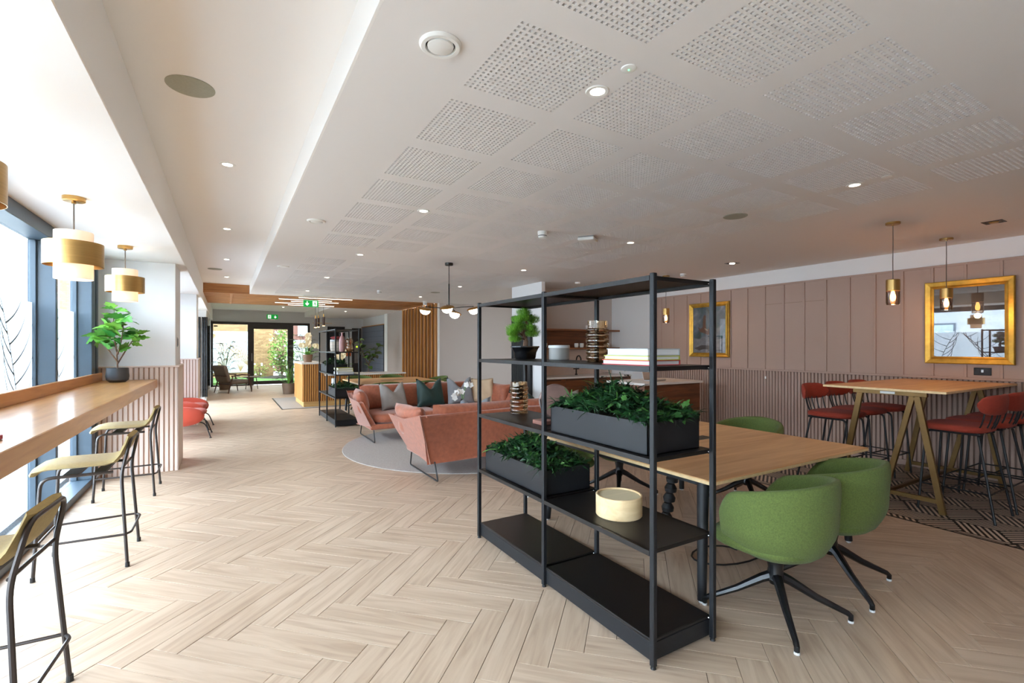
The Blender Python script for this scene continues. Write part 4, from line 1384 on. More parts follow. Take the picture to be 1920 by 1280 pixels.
def planter(label, x0, x1, y0, y1, z, h, n, hmax, seed, m2=False):
    t = thing('trough_planter', label, 'planter', ((x0 + x1) / 2, (y0 + y1) / 2, z), group='trough planters on the shelves')
    a, b = (x1 - x0) / 2, (y1 - y0) / 2
    w = .004
    mb = MB().box(-a, a, -b, b, 0, w).box(-a, -a + w, -b, b, 0, h).box(a - w, a, -b, b, 0, h).box(-a, a, -b, -b + w, 0, h).box(-a, a, b - w, b, 0, h)
    mb.build('trough', M_BLACK, t, weld=False)
    MB().box(-a + w, a - w, -b + w, b - w, h - .05, h - .03).build('soil', M_SOIL, t)
    rn = random.Random(seed)
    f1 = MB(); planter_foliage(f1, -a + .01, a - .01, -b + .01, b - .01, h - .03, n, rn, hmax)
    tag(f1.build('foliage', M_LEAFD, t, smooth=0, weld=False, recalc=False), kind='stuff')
    f2 = MB(); planter_foliage(f2, -a + .01, a - .01, -b + .01, b - .01, h - .02, n // 4, rn, hmax)
    tag(f2.build('bright_foliage', M_LEAFE, t, smooth=0, weld=False, recalc=False), kind='stuff')
    return t
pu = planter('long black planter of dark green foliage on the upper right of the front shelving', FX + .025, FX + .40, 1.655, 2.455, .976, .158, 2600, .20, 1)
# two taller sprigs in the upper planter
for k, (dx, dy, hh) in enumerate(((.05, .12, .30), (.02, -.02, .26), (.08, .25, .2))):
    mb = MB().tube([(dx, dy, .12), (dx + .02, dy, .12 + hh * .6), (dx - .01, dy + .02, .12 + hh)], .003, 5)
    for i in range(9):
        mb.add(*leaf_geo(.075, .024, .4, .1, 3), orient((dx + .01, dy, .15 + hh * (i + 1) / 10), i * 2.4, .4, 0))
    mb.build('sprig', M_LEAFD, pu, smooth=0, weld=False, recalc=False)
planter('long black planter of dark green foliage on the lower left of the front shelving', FX + .025, FX + .40, 2.53, 3.33, .546, .165, 2600, .18, 2)

# ---- things on the front shelving
Z1, Z2, Z3 = 1.406, .976, .546
t = thing('bonsai', 'small pine bonsai in a glossy black bowl on the top left shelf', 'bonsai', (2.0, 3.17, Z1), R(20))
pot = []
for i, (w_, z) in enumerate(((.075, 0), (.082, .01), (.088, .05), (.105, .085), (.112, .09), (.112, .10), (.100, .10), (.095, .085))):
    pot.append([(w_ * sx, w_ * .72 * sy, z) for sx, sy in ((-1, -.55), (-.7, -1), (.7, -1), (1, -.55), (1, .55), (.7, 1), (-.7, 1), (-1, .55))])
mb = MB().grid(pot, closed=True); mb.add(pot[0], [tuple(range(8))]); mb.add([(p[0], p[1], .085) for p in pot[-1]], [tuple(range(8))])
mb.build('pot', M_BLACKG, t)
MB().tube([(0, 0, .08), (.01, 0, .14), (-.02, .01, .20), (.02, 0, .27), (.0, 0, .33)], [.022, .018, .015, .012, .006], 8).tube([(-.02, .01, .18), (-.09, .02, .22)], .007, 6).tube([(.01, 0, .22), (.08, -.01, .24)], .007, 6).tube([(0, 0, .15), (-.09, -.01, .16)], .006, 6).build('trunk', M_TRUNK, t)
rn = random.Random(5)
for (cx, cy, cz, rx) in ((-.01, 0, .355, .075), (.075, 0, .305, .085), (-.075, .0, .30, .07), (.085, 0, .20, .085), (-.115, 0, .225, .085), (-.03, .03, .25, .07), (-.10, .01, .15, .065), (.02, -.04, .235, .07), (-.04, -.03, .31, .06), (-.15, -.01, .19, .055)):
    mb = MB()
    for k in range(1000):
        while True:
            p = Vector((rn.uniform(-1, 1), rn.uniform(-1, 1), rn.uniform(-.8, 1)))
            if p.length < 1: break
        q = Vector((cx * 1.12 + p.x * rx * .88, cy + p.y * rx * .75, cz + p.z * rx * .42))
        yaw = math.atan2(p.y, p.x) + rn.uniform(-.5, .5)
        mb.add([(0, -.0016, 0), (.026, 0, 0), (0, .0016, 0)], [(0, 1, 2)], orient(q, yaw, rn.uniform(.1, 1.4)))
    tag(mb.build('needle_pad', M_PINE, t, smooth=0, weld=False, recalc=False), kind='stuff')
def ribbed_vase(name, label, loc, r, h, nrib, amp, m, top=0):
    t = thing(name, label, 'vase', loc)
    pr = [(0, .004), (r * .85, .0), (r * .95, .006)]
    n = nrib * 8
    for i in range(n + 1):
        u = i / n
        z = .012 + (h - .012) * u
        a = amp if u < 1 - top else 0
        pr.append((r - amp + a * abs(math.sin(PI * u * nrib)) ** .8, z))
    inner = [(max(0, q[0] - .004), q[1] + (.004 if i < 3 else 0)) for i, q in enumerate(pr)]
    MB().lathe(pr + inner[::-1], 36, cap=False).build('glass_body', m, t, smooth=80)
    return t
ribbed_vase('ribbed_vase', 'tall ribbed smoked glass vase on the top right shelf behind the books', (1.925, 2.235, Z1), .070, .25, 7, .011, M_AMBER, .2)
ribbed_vase('ribbed_vase', 'short ribbed smoked glass vase on the middle left shelf', (1.975, 3.22, Z2), .073, .25, 7, .008, M_AMBER, .14)
t = thing('candle_jar', 'pale grey lidded candle jar on the top shelf beside the ribbed vase', 'jar', (2.0, 2.37, Z1 + .0005))
t.location = (2.055, 2.80, Z1)
MB().lathe([(0, 0), (.068, 0), (.074, .006), (.074, .085), (0, .085)], 32, cap=False).build('jar', mat('grey_candle_glass', '#8f8b86', .15, var=.08, scale=5), t)
MB().lathe([(0, .106), (.073, .106), (.077, .102), (.077, .086), (0, .086)], 32, cap=False).build('lid', mat('pale_lid', '#c9cac8', .35, var=.04), t)
def book(label, cx, cy, z, w, d, h, cover, rz, group='books on the top shelf'):
    t = thing('book', label, 'book', (cx, cy, z), rz, group)
    MB().box(-w / 2, w / 2, -d / 2, d / 2, 0, .004).box(-w / 2, w / 2, -d / 2, d / 2, h - .004, h).box(w / 2 - .004, w / 2, -d / 2, d / 2, .0, h).build('cover', cover, t)
    MB().box(-w / 2 + .004, w / 2 - .005, -d / 2 + .005, d / 2 - .005, .004, h - .004).build('pages', M_PAPER, t)
M_RED = mat('red_cover', '#c03a3c', .5, var=.05); M_LIME = mat('lime_cover', '#b9b94c', .5, var=.05); M_GREYC = mat('grey_cover', '#a5a8a8', .5, var=.05)
book('red-edged book at the bottom of the stack on the top shelf', 1.90, 1.86, Z1, .245, .32, .026, M_RED, R(4))
book('green-edged book in the middle of the stack on the top shelf', 1.90, 1.855, Z1 + .0265, .24, .31, .022, M_LIME, R(2))
book('thick grey book on top of the stack on the top shelf', 1.905, 1.85, Z1 + .049, .235, .295, .036, M_GREYC, R(1))
t = thing('round_wooden_box', 'round pale bentwood box with inset lid on the lower right shelf', 'box', (1.93, 2.055, Z3))
MB().lathe([(0, 0), (.128, 0), (.130, .003), (.130, .112), (.127, .115), (.120, .115), (.120, .100), (0, .100)], 48, cap=False).build('body', M_BIRCH, t)
MB().lathe([(0, .106), (.119, .106), (.1195, .1005)], 48, cap=False).build('lid', mat('pale_ash_lid', '#d9c7a2', .55, var=.06, scale=4, stretch=(1, 12, 1)), t)
t = thing('disc_ornament', 'round brown stone disc ornament on a black stand on the middle left shelf', 'ornament', (2.05, 2.84, Z2), R(-25))
MB().lathe([(0, -.018), (.112, -.018), (.12, -.01), (.12, .01), (.112, .018), (0, .018)], 40, M=Matrix.Translation((0, 0, .135)) @ Matrix.Rotation(R(90), 4, 'X'), cap=False).build('disc', mat('brown_agate', '#7d6158', .35, var=.25, scale=6), t)
MB().tube(fillet([(-.115, -.02, .15), (-.10, -.04, .02), (-.09, .05, 0.004), (.09, .05, .004), (.10, -.04, .02), (.115, -.02, .15)], .02, 3), .004, 6).build('stand', M_BLKPL, t)
tag(box('copper_tray', 1.80, 1.90, 2.64, 2.76, Z2 + .0005, Z2 + .03, mat('copper_block', '#8a5f52', .35, metal=.4, var=.15), bevel=.004), 'small copper block on the middle shelf beside the black post', 'ornament')

# ================================================================ MEETING TABLES WITH GREEN CHAIRS
def meeting_table(label, loc, slot=True):
    t = thing('meeting_table', label, 'table', loc, group='square oak meeting tables')
    W_, L_ = 1.815, 1.8
    MB().box(0, W_, 0, L_, .715, .74).build('tabletop', M_TABLE, t, bevel=.003)
    e = MB().box(.0, W_, -.002, .0, .716, .733).box(-.002, .0, 0, L_, .716, .733).box(0, W_, L_, L_ + .002, .716, .733).box(W_, W_ + .002, 0, L_, .716, .733)
    e.build('edge_band', M_TABLEEDGE, t)
    for (x, y, ax, ay) in ((.10, .14, -.05, -.03), (W_ - .10, .14, .05, -.03), (.10, L_ - .14, -.05, .03), (W_ - .10, L_ - .14, .05, .03)):
        lg = MB().tube([(x, y, .714), (x + ax, y + ay, .012)], [.036, .026], 14).build('leg', M_BLACK, t)
        MB().lathe([(0, 0), (.018, 0), (.016, .012), (0, .012)], 12, M=Matrix.Translation((x + ax, y + ay, 0))).build('glide', M_GREYPL, lg)
    MB().bar((.12, .14, .69), (W_ - .12, .14, .69), .05).bar((.12, L_ - .14, .69), (W_ - .12, L_ - .14, .69), .05).bar((.1, .14, .69), (.1, L_ - .14, .69), .04).bar((W_ - .1, .14, .69), (W_ - .1, L_ - .14, .69), .04).build('under_frame', M_BLACK, t)
    if slot:
        MB().box(W_ / 2 - .25, W_ / 2 + .25, L_ / 2 - .06, L_ / 2 + .06, .7405, .7425).build('cable_flap', M_BLKPL, t)
    return t
meeting_table('square oak meeting table with black legs behind the front shelving', (2.355, 1.755, 0))
meeting_table('square oak meeting table behind the far coral sofa', (2.36, 10.0, 0))
t = thing('cable_spine', 'black segmented cable riser under the front meeting table', 'cable riser', (3.05, 2.72, 0))
for k in range(9):
    z0 = .02 + k * .075
    MB().lathe([(0, z0), (.045, z0), (.05, z0 + .03), (.03, z0 + .065), (0, z0 + .065)], 12, M=Matrix.Translation((.16 * k / 9, 0, 0)), cap=False).build('segment', M_BLKPL, t)
tag(MB().tube([(2.95 + .28 * math.cos(a) + .05 * a, 2.2 + .16 * math.sin(a), .008) for a in [k * .35 for k in range(22)]], .006, 6).build('power_cable', M_BLKPL), 'black power cable looped on the floor under the front meeting table', 'cable')

def tub_chair():
    t = thing('tub_chair', 'tmp', 'chair', (0, 0, 0), group='green tub chairs at the meeting tables')
    # faces +y, back toward -y
    n = 40
    A = R(128)
    def top(a):
        k = abs(a) / A
        return .785 - .115 * k ** 1.6 - (.085 * max(0, (k - .82) / .18) ** 2)
    rings_o, rings_i = [], []
    levels = 9
    for j in range(levels + 1):
        u = j / levels
        ro, ri = [], []
        for i in range(n + 1):
            a = -A + 2 * A * i / n
            z = .40 + (top(a) - .40) * u
            rr = .245 + .052 * math.sin(min(1, u * 2.6) * PI / 2) + .020 * u
            rr *= 1.0 if u < .97 else .985
            sx, sy = 1.0, .98 if a else .98
            # superellipse-ish plan
            x = math.sin(a) * rr * 1.0
            y = -math.cos(a) * rr * .98
            ro.append((x, y, z))
            th = .052 if 0 < i < n else .03
            x2 = math.sin(a) * (rr - th); y2 = -math.cos(a) * (rr - th)
            ri.append((x2, y2, z - .01 * u))
        rings_o.append(ro); rings_i.append(ri)
    mb = MB().grid(rings_o).grid(rings_i)
    # rounded top lip
    lip = []
    for q in range(5):
        g = PI * q / 4
        row = []
        for i in range(n + 1):
            o, ii = Vector(rings_o[-1][i]), Vector(rings_i[-1][i])
            m_ = (o + ii) / 2; hv = (o - ii) / 2
            row.append(tuple(m_ + hv * math.cos(g) + Vector((0, 0, .022 * math.sin(g)))))
        lip.append(row)
    mb.grid(lip)
    for i in (0, n):
        mb.grid([[r[i] for r in rings_o], [r[i] for r in rings_i]])
    # rounded underside
    und = [rings_o[0]]
    for q in range(1, 5):
        k = q / 4
        und.append([(p[0] * (1 - .62 * k), p[1] * (1 - .62 * k), .40 - .065 * math.sin(k ** .8 * PI / 2)) for p in rings_o[0]])
    mb.grid(und)
    mb.build('shell', M_GREEN, t, smooth=60)
    MB().ell((0, .045, .415), (.262, .275, .055), 32, 10, p=.75).build('seat_cushion', M_GREEN, t, smooth=60)
    MB().lathe([(0, .335), (.05, .335), (.045, .30), (.038, .26), (.048, .20), (.03, .17), (0, .165)], 20, cap=False).build('hub', M_BLACKG, t)
    for k in range(4):
        a = R(45 + 90 * k)
        c, s = math.cos(a), math.sin(a)
        pts = [(.02, .215), (.07, .195), (.2, .12), (.355, .05), (.372, .035), (.372, .012)]
        wv = [.030, .026, .020, .015, .014, .013]
        mbx = MB().tube([(c * r_, s * r_, z_) for r_, z_ in pts], wv, 8)
        lg = mbx.build('leg', M_BLACKG, t)
        MB().lathe([(0, 0), (.014, 0), (.014, .012), (0, .012)], 10, M=Matrix.Translation((c * .372, s * .372, 0))).build('glide', M_GREYPL, lg)
    return t
tc = tub_chair()
def put_chair(label, loc, shell, base):
    global tc_used
    t = tc if not tc_used else dup(tc, label)
    tc_used = True
    t['label'] = label; t.location = loc; t.rotation_euler = (0, 0, R(shell))
    for c in t.children:
        if c.name.startswith('leg'):
            c.rotation_euler = (0, 0, R(base - shell))
tc_used = False
put_chair('green tub chair nearest the camera beside the front shelving', (2.66, 1.575, 0), 4, 0)
put_chair('green tub chair beside the nearest one, right end of the front meeting table', (3.345, 1.62, 0), 16, 13)
put_chair('green tub chair on the far right side of the front meeting table', (4.32, 2.84, 0), 95, 95)
put_chair('green tub chair partly hidden behind the front meeting table and wooden box', (3.5, 3.72, 0), 180, 180)
put_chair('green tub chair seen behind the lower left planter at the front meeting table', (2.78, 3.74, 0), 172, 165)
for x, y, a, lb in ((2.8, 9.82, 0, 'green tub chair behind the grey cushion at the far table'), (3.62, 9.82, 0, 'green tub chair behind the teal cushion at the far table'), (4.32, 10.9, 95, 'green tub chair at the right end of the far table'), (2.8, 11.98, 180, 'green tub chair on the far side of the far table, left'), (3.6, 11.98, 180, 'green tub chair on the far side of the far table, right')):
    put_chair(lb, (x, y, 0), a, a)

# ================================================================ HIGH TABLE WITH RUST STOOLS
t = thing('bar_table', 'tall oak bar table on brass trestle legs against the pink wall', 'table', (5.467, 1.70, 0))
TL, TWd = 1.93, 1.02
MB().box(0, TL, 0, TWd, 1.078, 1.10).build('tabletop', M_TABLE, t, bevel=.002)
MB().box(0, TL, -.002, 0, 1.079, 1.099).box(-.002, 0, 0, TWd, 1.079, 1.099).build('edge_band', M_TABLEEDGE, t)
for x in (.03, 1.62):
    MB().box(x - .02, x + .02, .14, .74, 1.04, 1.078).build('top_rail', M_BRASSD, t, bevel=.002)
    MB().bar((x, .22, 1.05), (x, .03, .0), .05, .035, up=(1, 0, 0)).build('leg', M_BRASSD, t, bevel=.002)
    MB().bar((x, .25, 1.05), (x, .47, .10), .045, .035, up=(1, 0, 0)).build('leg', M_BRASSD, t, bevel=.002)
    MB().bar((x, .68, 1.05), (x, .87, .0), .05, .035, up=(1, 0, 0)).build('leg', M_BRASSD, t, bevel=.002)
    MB().box(x - .018, x + .018, .06, .85, .09, .13).build('foot_rail', M_BRASSD, t, bevel=.002)
MB().box(.05, 1.60, .45, .48, .09, .12).build('stretcher', M_BRASSD, t, bevel=.002)
MB().box(-.001, .001, .38, .50, 1.05, 1.072).build('maker_plate', M_GREYPL, t)
def rust_stool():
    t = thing('rust_bar_stool', 'tmp', 'bar stool', (0, 0, 0), group='rust fabric stools at the bar table')
    m = M_BLACK
    # faces +y
    for s in (-1, 1):
        MB().tube(fillet([(s * .215, .255, 0), (s * .175, .205, .735), (s * .175, -.17, .735)], .05, 5), .0105, 8).build('front_leg', m, t)
        MB().tube(fillet([(s * .225, -.275, 0), (s * .165, -.15, .735), (s * .05, -.15, .735)], .05, 5), .0105, 8).build('rear_leg', m, t)
        MB().tube([(s * .206, .243, .24), (s * .207, -.238, .24)], .007, 6).build('footrest', m, t)
    MB().tube([(-.205, .24, .24), (.205, .24, .24)], .007, 6).build('footrest', m, t)
    MB().tube([(-.207, -.238, .24), (.207, -.238, .24)], .007, 6).build('footrest', m, t)
    MB().tube([(-.206, .02, .24), (.206, .02, .24)], .007, 6).build('footrest', m, t)
    # seat
    MB().ell((0, .03, .775), (.24, .235, .038), 32, 10, p=.55).build('seat', M_RUST, t, smooth=60)
    # spindles and back pad
    for k in range(6):
        u = -1 + 2 * k / 5
        x = u * .16; y = -.205 + .05 * u * u
        MB().tube(bez((x, y + .03, .75), (x * 1.05, y - .02, .78), (x * 1.12, y - .045, .94), 5), .006, 6).build('spindle', m, t)
    n = 16
    ro = []
    for q in range(13):
        g = 2 * PI * q / 12
        row = []
        for i in range(n + 1):
            u = -1 + 2 * i / n
            a = u * .82
            e = max(.02, 1 - abs(u) ** 5) ** .5
            R_ = .33
            x = math.sin(a) * R_
            y = -.27 + (1 - math.cos(a)) * R_
            oy = .024 * math.cos(g) * e; oz = .095 * math.sin(g) * e
            ca = Vector((-math.sin(a), math.cos(a)))
            row.append((x + ca.x * oy, y + ca.y * oy - .10 * oz, 1.0 + (abs(math.sin(g)) ** .6 * math.copysign(1, math.sin(g))) * .088 * e))
        ro.append(row)
    mb = MB().grid(ro)
    mb.build('back_pad', M_RUST, t, smooth=70)
    return t
rs = rust_stool()
rs.location = (5.775, 1.68, 0); rs['label'] = 'rust bar stool on the near side of the bar table, closest to the camera'
dup(rs, 'rust bar stool second along the near side of the bar table', (6.30, 1.67, 0))
dup(rs, 'rust bar stool at the right edge, third along the near side of the bar table', (6.82, 1.66, 0))
dup(rs, 'rust bar stool at the left corner of the far side of the bar table', (5.72, 2.74, 0), R(180))
dup(rs, 'rust bar stool in the middle of the far side of the bar table', (6.26, 2.76, 0), R(180))
dup(rs, 'rust bar stool next to the wall on the far side of the bar table', (6.80, 2.76, 0), R(180))

# ================================================================ PICTURES AND SOCKET ON THE PINK WALL
def print_mat(name, cols, sc):
    m, nt, b = nodes(name)
    tc_ = nt.nodes.new('ShaderNodeTexCoord')
    n = nt.nodes.new('ShaderNodeTexNoise'); n.inputs['Scale'].default_value = sc; n.inputs['Detail'].default_value = 5; n.inputs['Distortion'].default_value = .8
    nt.links.new(tc_.outputs['Object'], n.inputs['Vector'])
    r = nt.nodes.new('ShaderNodeValToRGB')
    e = r.color_ramp.elements
    e[0].position = .3; e[1].position = .75
    e[0].color, e[1].color = lin(cols[0]), lin(cols[-1])
    for i, c in enumerate(cols[1:-1]):
        q = e.new(.3 + .45 * (i + 1) / (len(cols) - 1)); q.color = lin(c)
    nt.links.new(n.outputs['Fac'], r.inputs['Fac']); nt.links.new(r.outputs['Color'], b.inputs['Base Color'])
    b.inputs['Roughness'].default_value = .5
    return m
def picture(label, y0, y1, z0, z1, fw, m):
    t = thing('framed_picture', label, 'picture', (XR - .028, (y0 + y1) / 2, (z0 + z1) / 2))
    h, w = (z1 - z0) / 2, (y1 - y0) / 2
    prof = [(0, 0), (-.035, .0), (-.042, .008), (-.03, fw * .6), (-.024, fw * .7), (-.028, fw * .8), (-.018, fw), (0, fw)]
    cor = [(-w, -h, 1, 1), (w, -h, -1, 1), (w, h, -1, -1), (-w, h, 1, -1)]
    rows = [[(px, cy + sy * d, cz + sz * d) for (px, d) in prof] for (cy, cz, sy, sz) in cor]
    rows.append(rows[0])
    MB().grid(rows).build('frame', M_GOLDF, t, smooth=0)
    a, b_ = w - fw, h - fw
    pr = MB().box(-.010, -.004, -a, a, -b_, b_).build('print', m, t)
    MB().box(-.0165, -.0145, -a, a, -b_, b_).build('glazing', thin_glass('picture_glass', (.95, .95, .95, 1), .13), t)
    return t, pr, a, b_
P1 = print_mat('teal_town_print', ['#1f3038', '#2b666a', '#5d778c', '#8d9bab', '#bcc2cd'], 4.5)
P2 = print_mat('dusk_print', ['#3c3940', '#4b464c', '#5e575c', '#6b6468'], 2.5)
t, pr, a, b_ = picture('gold-framed teal picture of a diving brown bird above a town', 5.18, 6.0, 1.32, 2.285, .075, P1)
def flat(nm, pts, m, dx):
    MB().prism([(p[0], p[1]) for p in pts], 0, -.0115 - dx, -.0105 - dx).build(nm, m, pr, smooth=0)
M_BIRD = mat('print_brown', '#6b412c', .5, var=.2, scale=20); M_PALE = mat('print_pale_feather', '#c9b89c', .5, var=.2); M_TOWN = mat('print_town_grey', '#8d95a1', .5, var=.35, scale=18); M_DARKT = mat('print_dark_bank', '#23252c', .5, var=.3, scale=15)
# screen left is +y on this wall
flat('bird', [(.06, .25), (.09, .27), (.12, .24), (.13, .05), (.18, .02), (.24, .06), (.19, -.03), (.10, -.06), (.02, -.09), (-.06, -.04), (-.10, .04), (-.05, .06), (.05, .0), (.07, .1)], M_BIRD, 0)
flat('feathers', [(.06, .02), (.10, .04), (.08, .0), (.03, -.02), (.02, .0)], M_PALE, .0006)
flat('town', [(a * .98, -b_ * .98), (a * .98, -.14), (.2, -.16), (.12, -.14), (.07, -.10), (.05, -.16), (-.05, -.14), (-.1, -.18), (-a * .98, -.15), (-a * .98, -b_ * .98)], M_TOWN, 0)
flat('bank', [(a * .95, -.33), (.15, -.27), (0, -.28), (-.12, -.33), (-.05, -.36), (.1, -.34), (.2, -.37)], M_DARKT, .0006)
picture('large gold-framed dark picture reflecting the windows behind the bar table', 1.712, 2.50, 1.30, 2.28, .085, P2)
t = thing('wall_socket', 'black double wall socket under the large gold-framed picture', 'socket', (XR - .013, 1.985, 1.218))
MB().box(-.010, 0, -.075, .075, -.043, .043).build('plate', M_BLACK, t, bevel=.003)
for s in (-1, 1):
    MB().box(-.013, -.010, s * .045 - .008, s * .045 + .008, .012, .03).build('switch', M_BLKPL, t, bevel=.001)
MB().box(-.0125, -.010, -.01, .01, -.01, .02).build('indicator', M_STEEL, t)
# ================================================================ LOUNGE
t = tag(MB().lathe([(0, .012), (1.86, .012), (1.895, .008), (1.90, .0)], 96, cap=False).build('round_rug', M_RUG, None, (3.30, 6.85, .0005)), 'large round grey rug under the coral sofas', 'rug')

SL = 2.62
def sofa():
    """origin at the middle of the left end's base line; runs along +x, faces -y, back at +y"""
    t = thing('coral_sofa', 'tmp', 'sofa', (0, 0, 0), group='coral velvet sofas')
    H = SL / 2
    # outer shell: floor pan, back and two flared sides, built as a folded thick sheet
    def sheet(name, pts_out, th):
        pass
    yb, yf = .46, -.46
    # side panels (flared outwards, rising to a point at the front)
    for s in (-1, 1):
        o = [(s * (H - .12), yf + .02, .26), (s * (H - .12), yb - .10, .20), (s * (H + .04), yb + .04, .735), (s * (H + .10), .10, .66), (s * (H + .075), yf - .05, .64), (s * (H - .01), yf - .05, .47)]
        i_ = [(p[0] - s * .075, p[1] + (.01 if k in (0, 4, 5) else -.02), p[2] + (.03 if k < 2 else -.012)) for k, p in enumerate(o)]
        n = 6
        mb = MB().add(o + i_, [tuple(range(n)), tuple(reversed(range(n, 2 * n)))] + [(k, (k + 1) % n, n + (k + 1) % n, n + k) for k in range(n)])
        mb.build('side_panel', M_CORAL, t, bevel=.022, seg=3, smooth=60)
    # back panel leaning outwards
    xs = [-1, -.5, 0, .5, 1]
    rows = []
    for (y, z, dx) in ((yb - .10, .20, -.11), (yb - .03, .47, -.035), (yb + .045, .735, .045)):
        rows.append([(u * (H + dx), y + .02 * (1 - u * u), z + (.03 * (1 - u * u) if z > .7 else 0)) for u in xs])
    rin = [[(p[0] * .985, p[1] - .075, p[2]) for p in r] for r in rows]
    mb = MB().grid(rows).grid(rin).grid([rows[0], rin[0]]).grid([rows[-1], rin[-1]])
    mb.grid([[r[0] for r in rows], [r[0] for r in rin]]).grid([[r[-1] for r in rows], [r[-1] for r in rin]])
    mb.build('back_panel', M_CORAL, t, bevel=.02, seg=3, smooth=60)
    MB().box(-H + .12, H - .12, yf + .01, yb - .09, .20, .285).build('base', M_CORAL, t, bevel=.025, seg=3, smooth=60)
    # seat cushions
    for s in (-1, 1):
        c = (s * (H - .16) / 2, -.06, .365)
        MB().ell(c, ((H - .16) / 2, .41, .085), 36, 12, p=.42).build('seat_cushion', M_CORAL, t, smooth=70)
    # loose back cushions, higher than the shell
    for s in (-1, 1):
        pm_ = pillow_mesh('back_cushion', H - .14, .44, .20, M_CORAL, 12, .0, .04)
        o = link('back_cushion', pm_, t, (s * (H - .14) / 2, .30, .42))
        o.rotation_euler = (R(-14), 0, 0)
        # slumped arm cushion
        pa = pillow_mesh('arm_cushion', .62, .40, .19, M_CORAL, 12, .0, .05)
        o = link('arm_cushion', pa, t, (s * (H - .12), -.08, .42))
        o.rotation_euler = (R(-16 * 1), 0, s * R(-82))
    # sled legs
    for s in (-1, 1):
        x = s * (H - .18)
        MB().tube(fillet([(x, .36, .205), (x, .46, .008), (x, -.46, .008), (x, -.40, .22)], .03, 4), .0085, 8).build('sled_leg', M_BLKPL, t)
    return t
sf = sofa()
sf.location = (3.10, 7.92, 0.0125); sf['label'] = 'far coral velvet sofa facing the camera with scatter cushions'
dup(sf, 'near coral velvet sofa seen from behind on the round rug', (3.13, 5.42, 0.0125), R(180))
def cushion(label, loc, w, h, th, m, rx, rz, chop=0.42):
    o = link('scatter_cushion', pillow_mesh('scatter_cushion', w, h, th, m, 12, chop, .14), None, loc)
    o.rotation_euler = (R(rx), 0, R(rz))
    tag(o, label, 'cushion', 'scatter cushions on the sofas')
    return o
cz = .455
cushion('grey linen scatter cushion at the left of the far sofa', (2.42, 7.86, cz), .50, .48, .17, M_GREYFAB, -20, 12)
cushion('dark teal velvet scatter cushion in the middle of the far sofa', (3.08, 7.93, cz), .52, .52, .17, M_TEAL, -18, 0, .46)
cushion('blue-grey scatter cushion right of the teal one on the far sofa', (3.66, 7.95, cz), .52, .52, .17, M_GREYFAB2, -18, -4, .44)
cushion('plain cream scatter cushion at the right of the far sofa', (4.08, 7.93, cz), .46, .48, .16, M_CREAM, -16, -22, .03)
cushion('dark teal scatter cushion tucked at the right end of the far sofa', (4.42, 7.62, cz), .40, .36, .15, M_TEAL, -25, -60, .1)
cushion('blue-grey scatter cushion peeking over the left of the near sofa', (2.57, 5.33, .46), .46, .46, .16, M_GREYFAB2, 18, 4, .42)
cushion('dark teal scatter cushion peeking over the near sofa behind the short vase', (3.52, 5.34, .50), .46, .44, .16, M_TEAL, 18, -6, .3)
cushion('pale grey scatter cushion peeking over the near sofa behind the shelf post', (3.95, 5.34, .50), .46, .44, .16, M_GREYFAB, 18, 5, .3)
t = thing('coffee_table', 'low round coffee table between the two coral sofas', 'table', (3.1, 6.68, .0125))
MB().lathe([(0, .36), (.40, .36), (.41, .365), (.41, .38), (.40, .385), (0, .385)], 40, cap=False).build('top', M_WALNUTL, t)
for k in range(3):
    a = k * 2.094
    MB().tube([(.2 * math.cos(a), .2 * math.sin(a), .36), (.30 * math.cos(a), .30 * math.sin(a), 0)], .012, 8).build('leg', M_BLKPL, t)
def orchid(label, loc, rz, stems, m, pot, scale=1):
    t = thing('orchid', label, 'orchid', loc, rz)
    MB().lathe([(0, 0), (.05 * scale, 0), (.065 * scale, .10 * scale), (.058 * scale, .10 * scale), (0, .085 * scale)], 20, cap=False).build('pot', pot, t)
    for k in range(6):
        o = link('leaf', MB().add(*leaf_geo(.20 * scale, .055 * scale, .3, .1, 5)).mesh('leaf', M_LEAF, smooth=60, weld=False, recalc=False), t)
        o.matrix_basis = orient((0, 0, .09 * scale), k * 1.05 + .3, .55, 0)
    pet = MB()
    for q in range(5):
        a = R(90 + 72 * q)
        wv, wf = leaf_geo(.038 * scale, .036 * scale, .1, .1, 3)
        pet.add(wv, wf, Matrix.Rotation(a, 4, 'Y') @ Matrix.Rotation(R(90), 4, 'X'))
    pet.ell((0, -.006, 0), (.007, .007, .007), 6, 4)
    pme = pet.mesh('flower', m, smooth=60, weld=False, recalc=False)
    for (pts, nf) in stems:
        B_ = bez(*pts, n=14)
        MB().tube(B_, .004 * scale, 6).build('stem', M_LEAF, t)
        for q in range(nf):
            p = B_[14 - q]
            o = link('flower', pme, t, (p[0] + .02 * (-1) ** q, p[1] - .02, p[2]))
            o.rotation_euler = (R(10), R(20 * q), R(-30 + 25 * (q % 3)))
    return t
orchid('white orchid with arching sprays between the coral sofas', (3.06, 6.62, .398), 0, [(((0, 0, .08), (.03, 0, .62), (-.16, -.02, .34)), 7), (((0, 0, .08), (.03, .02, .60), (.12, .02, .52)), 4)], M_PETAL, M_CHAR, 1.25)

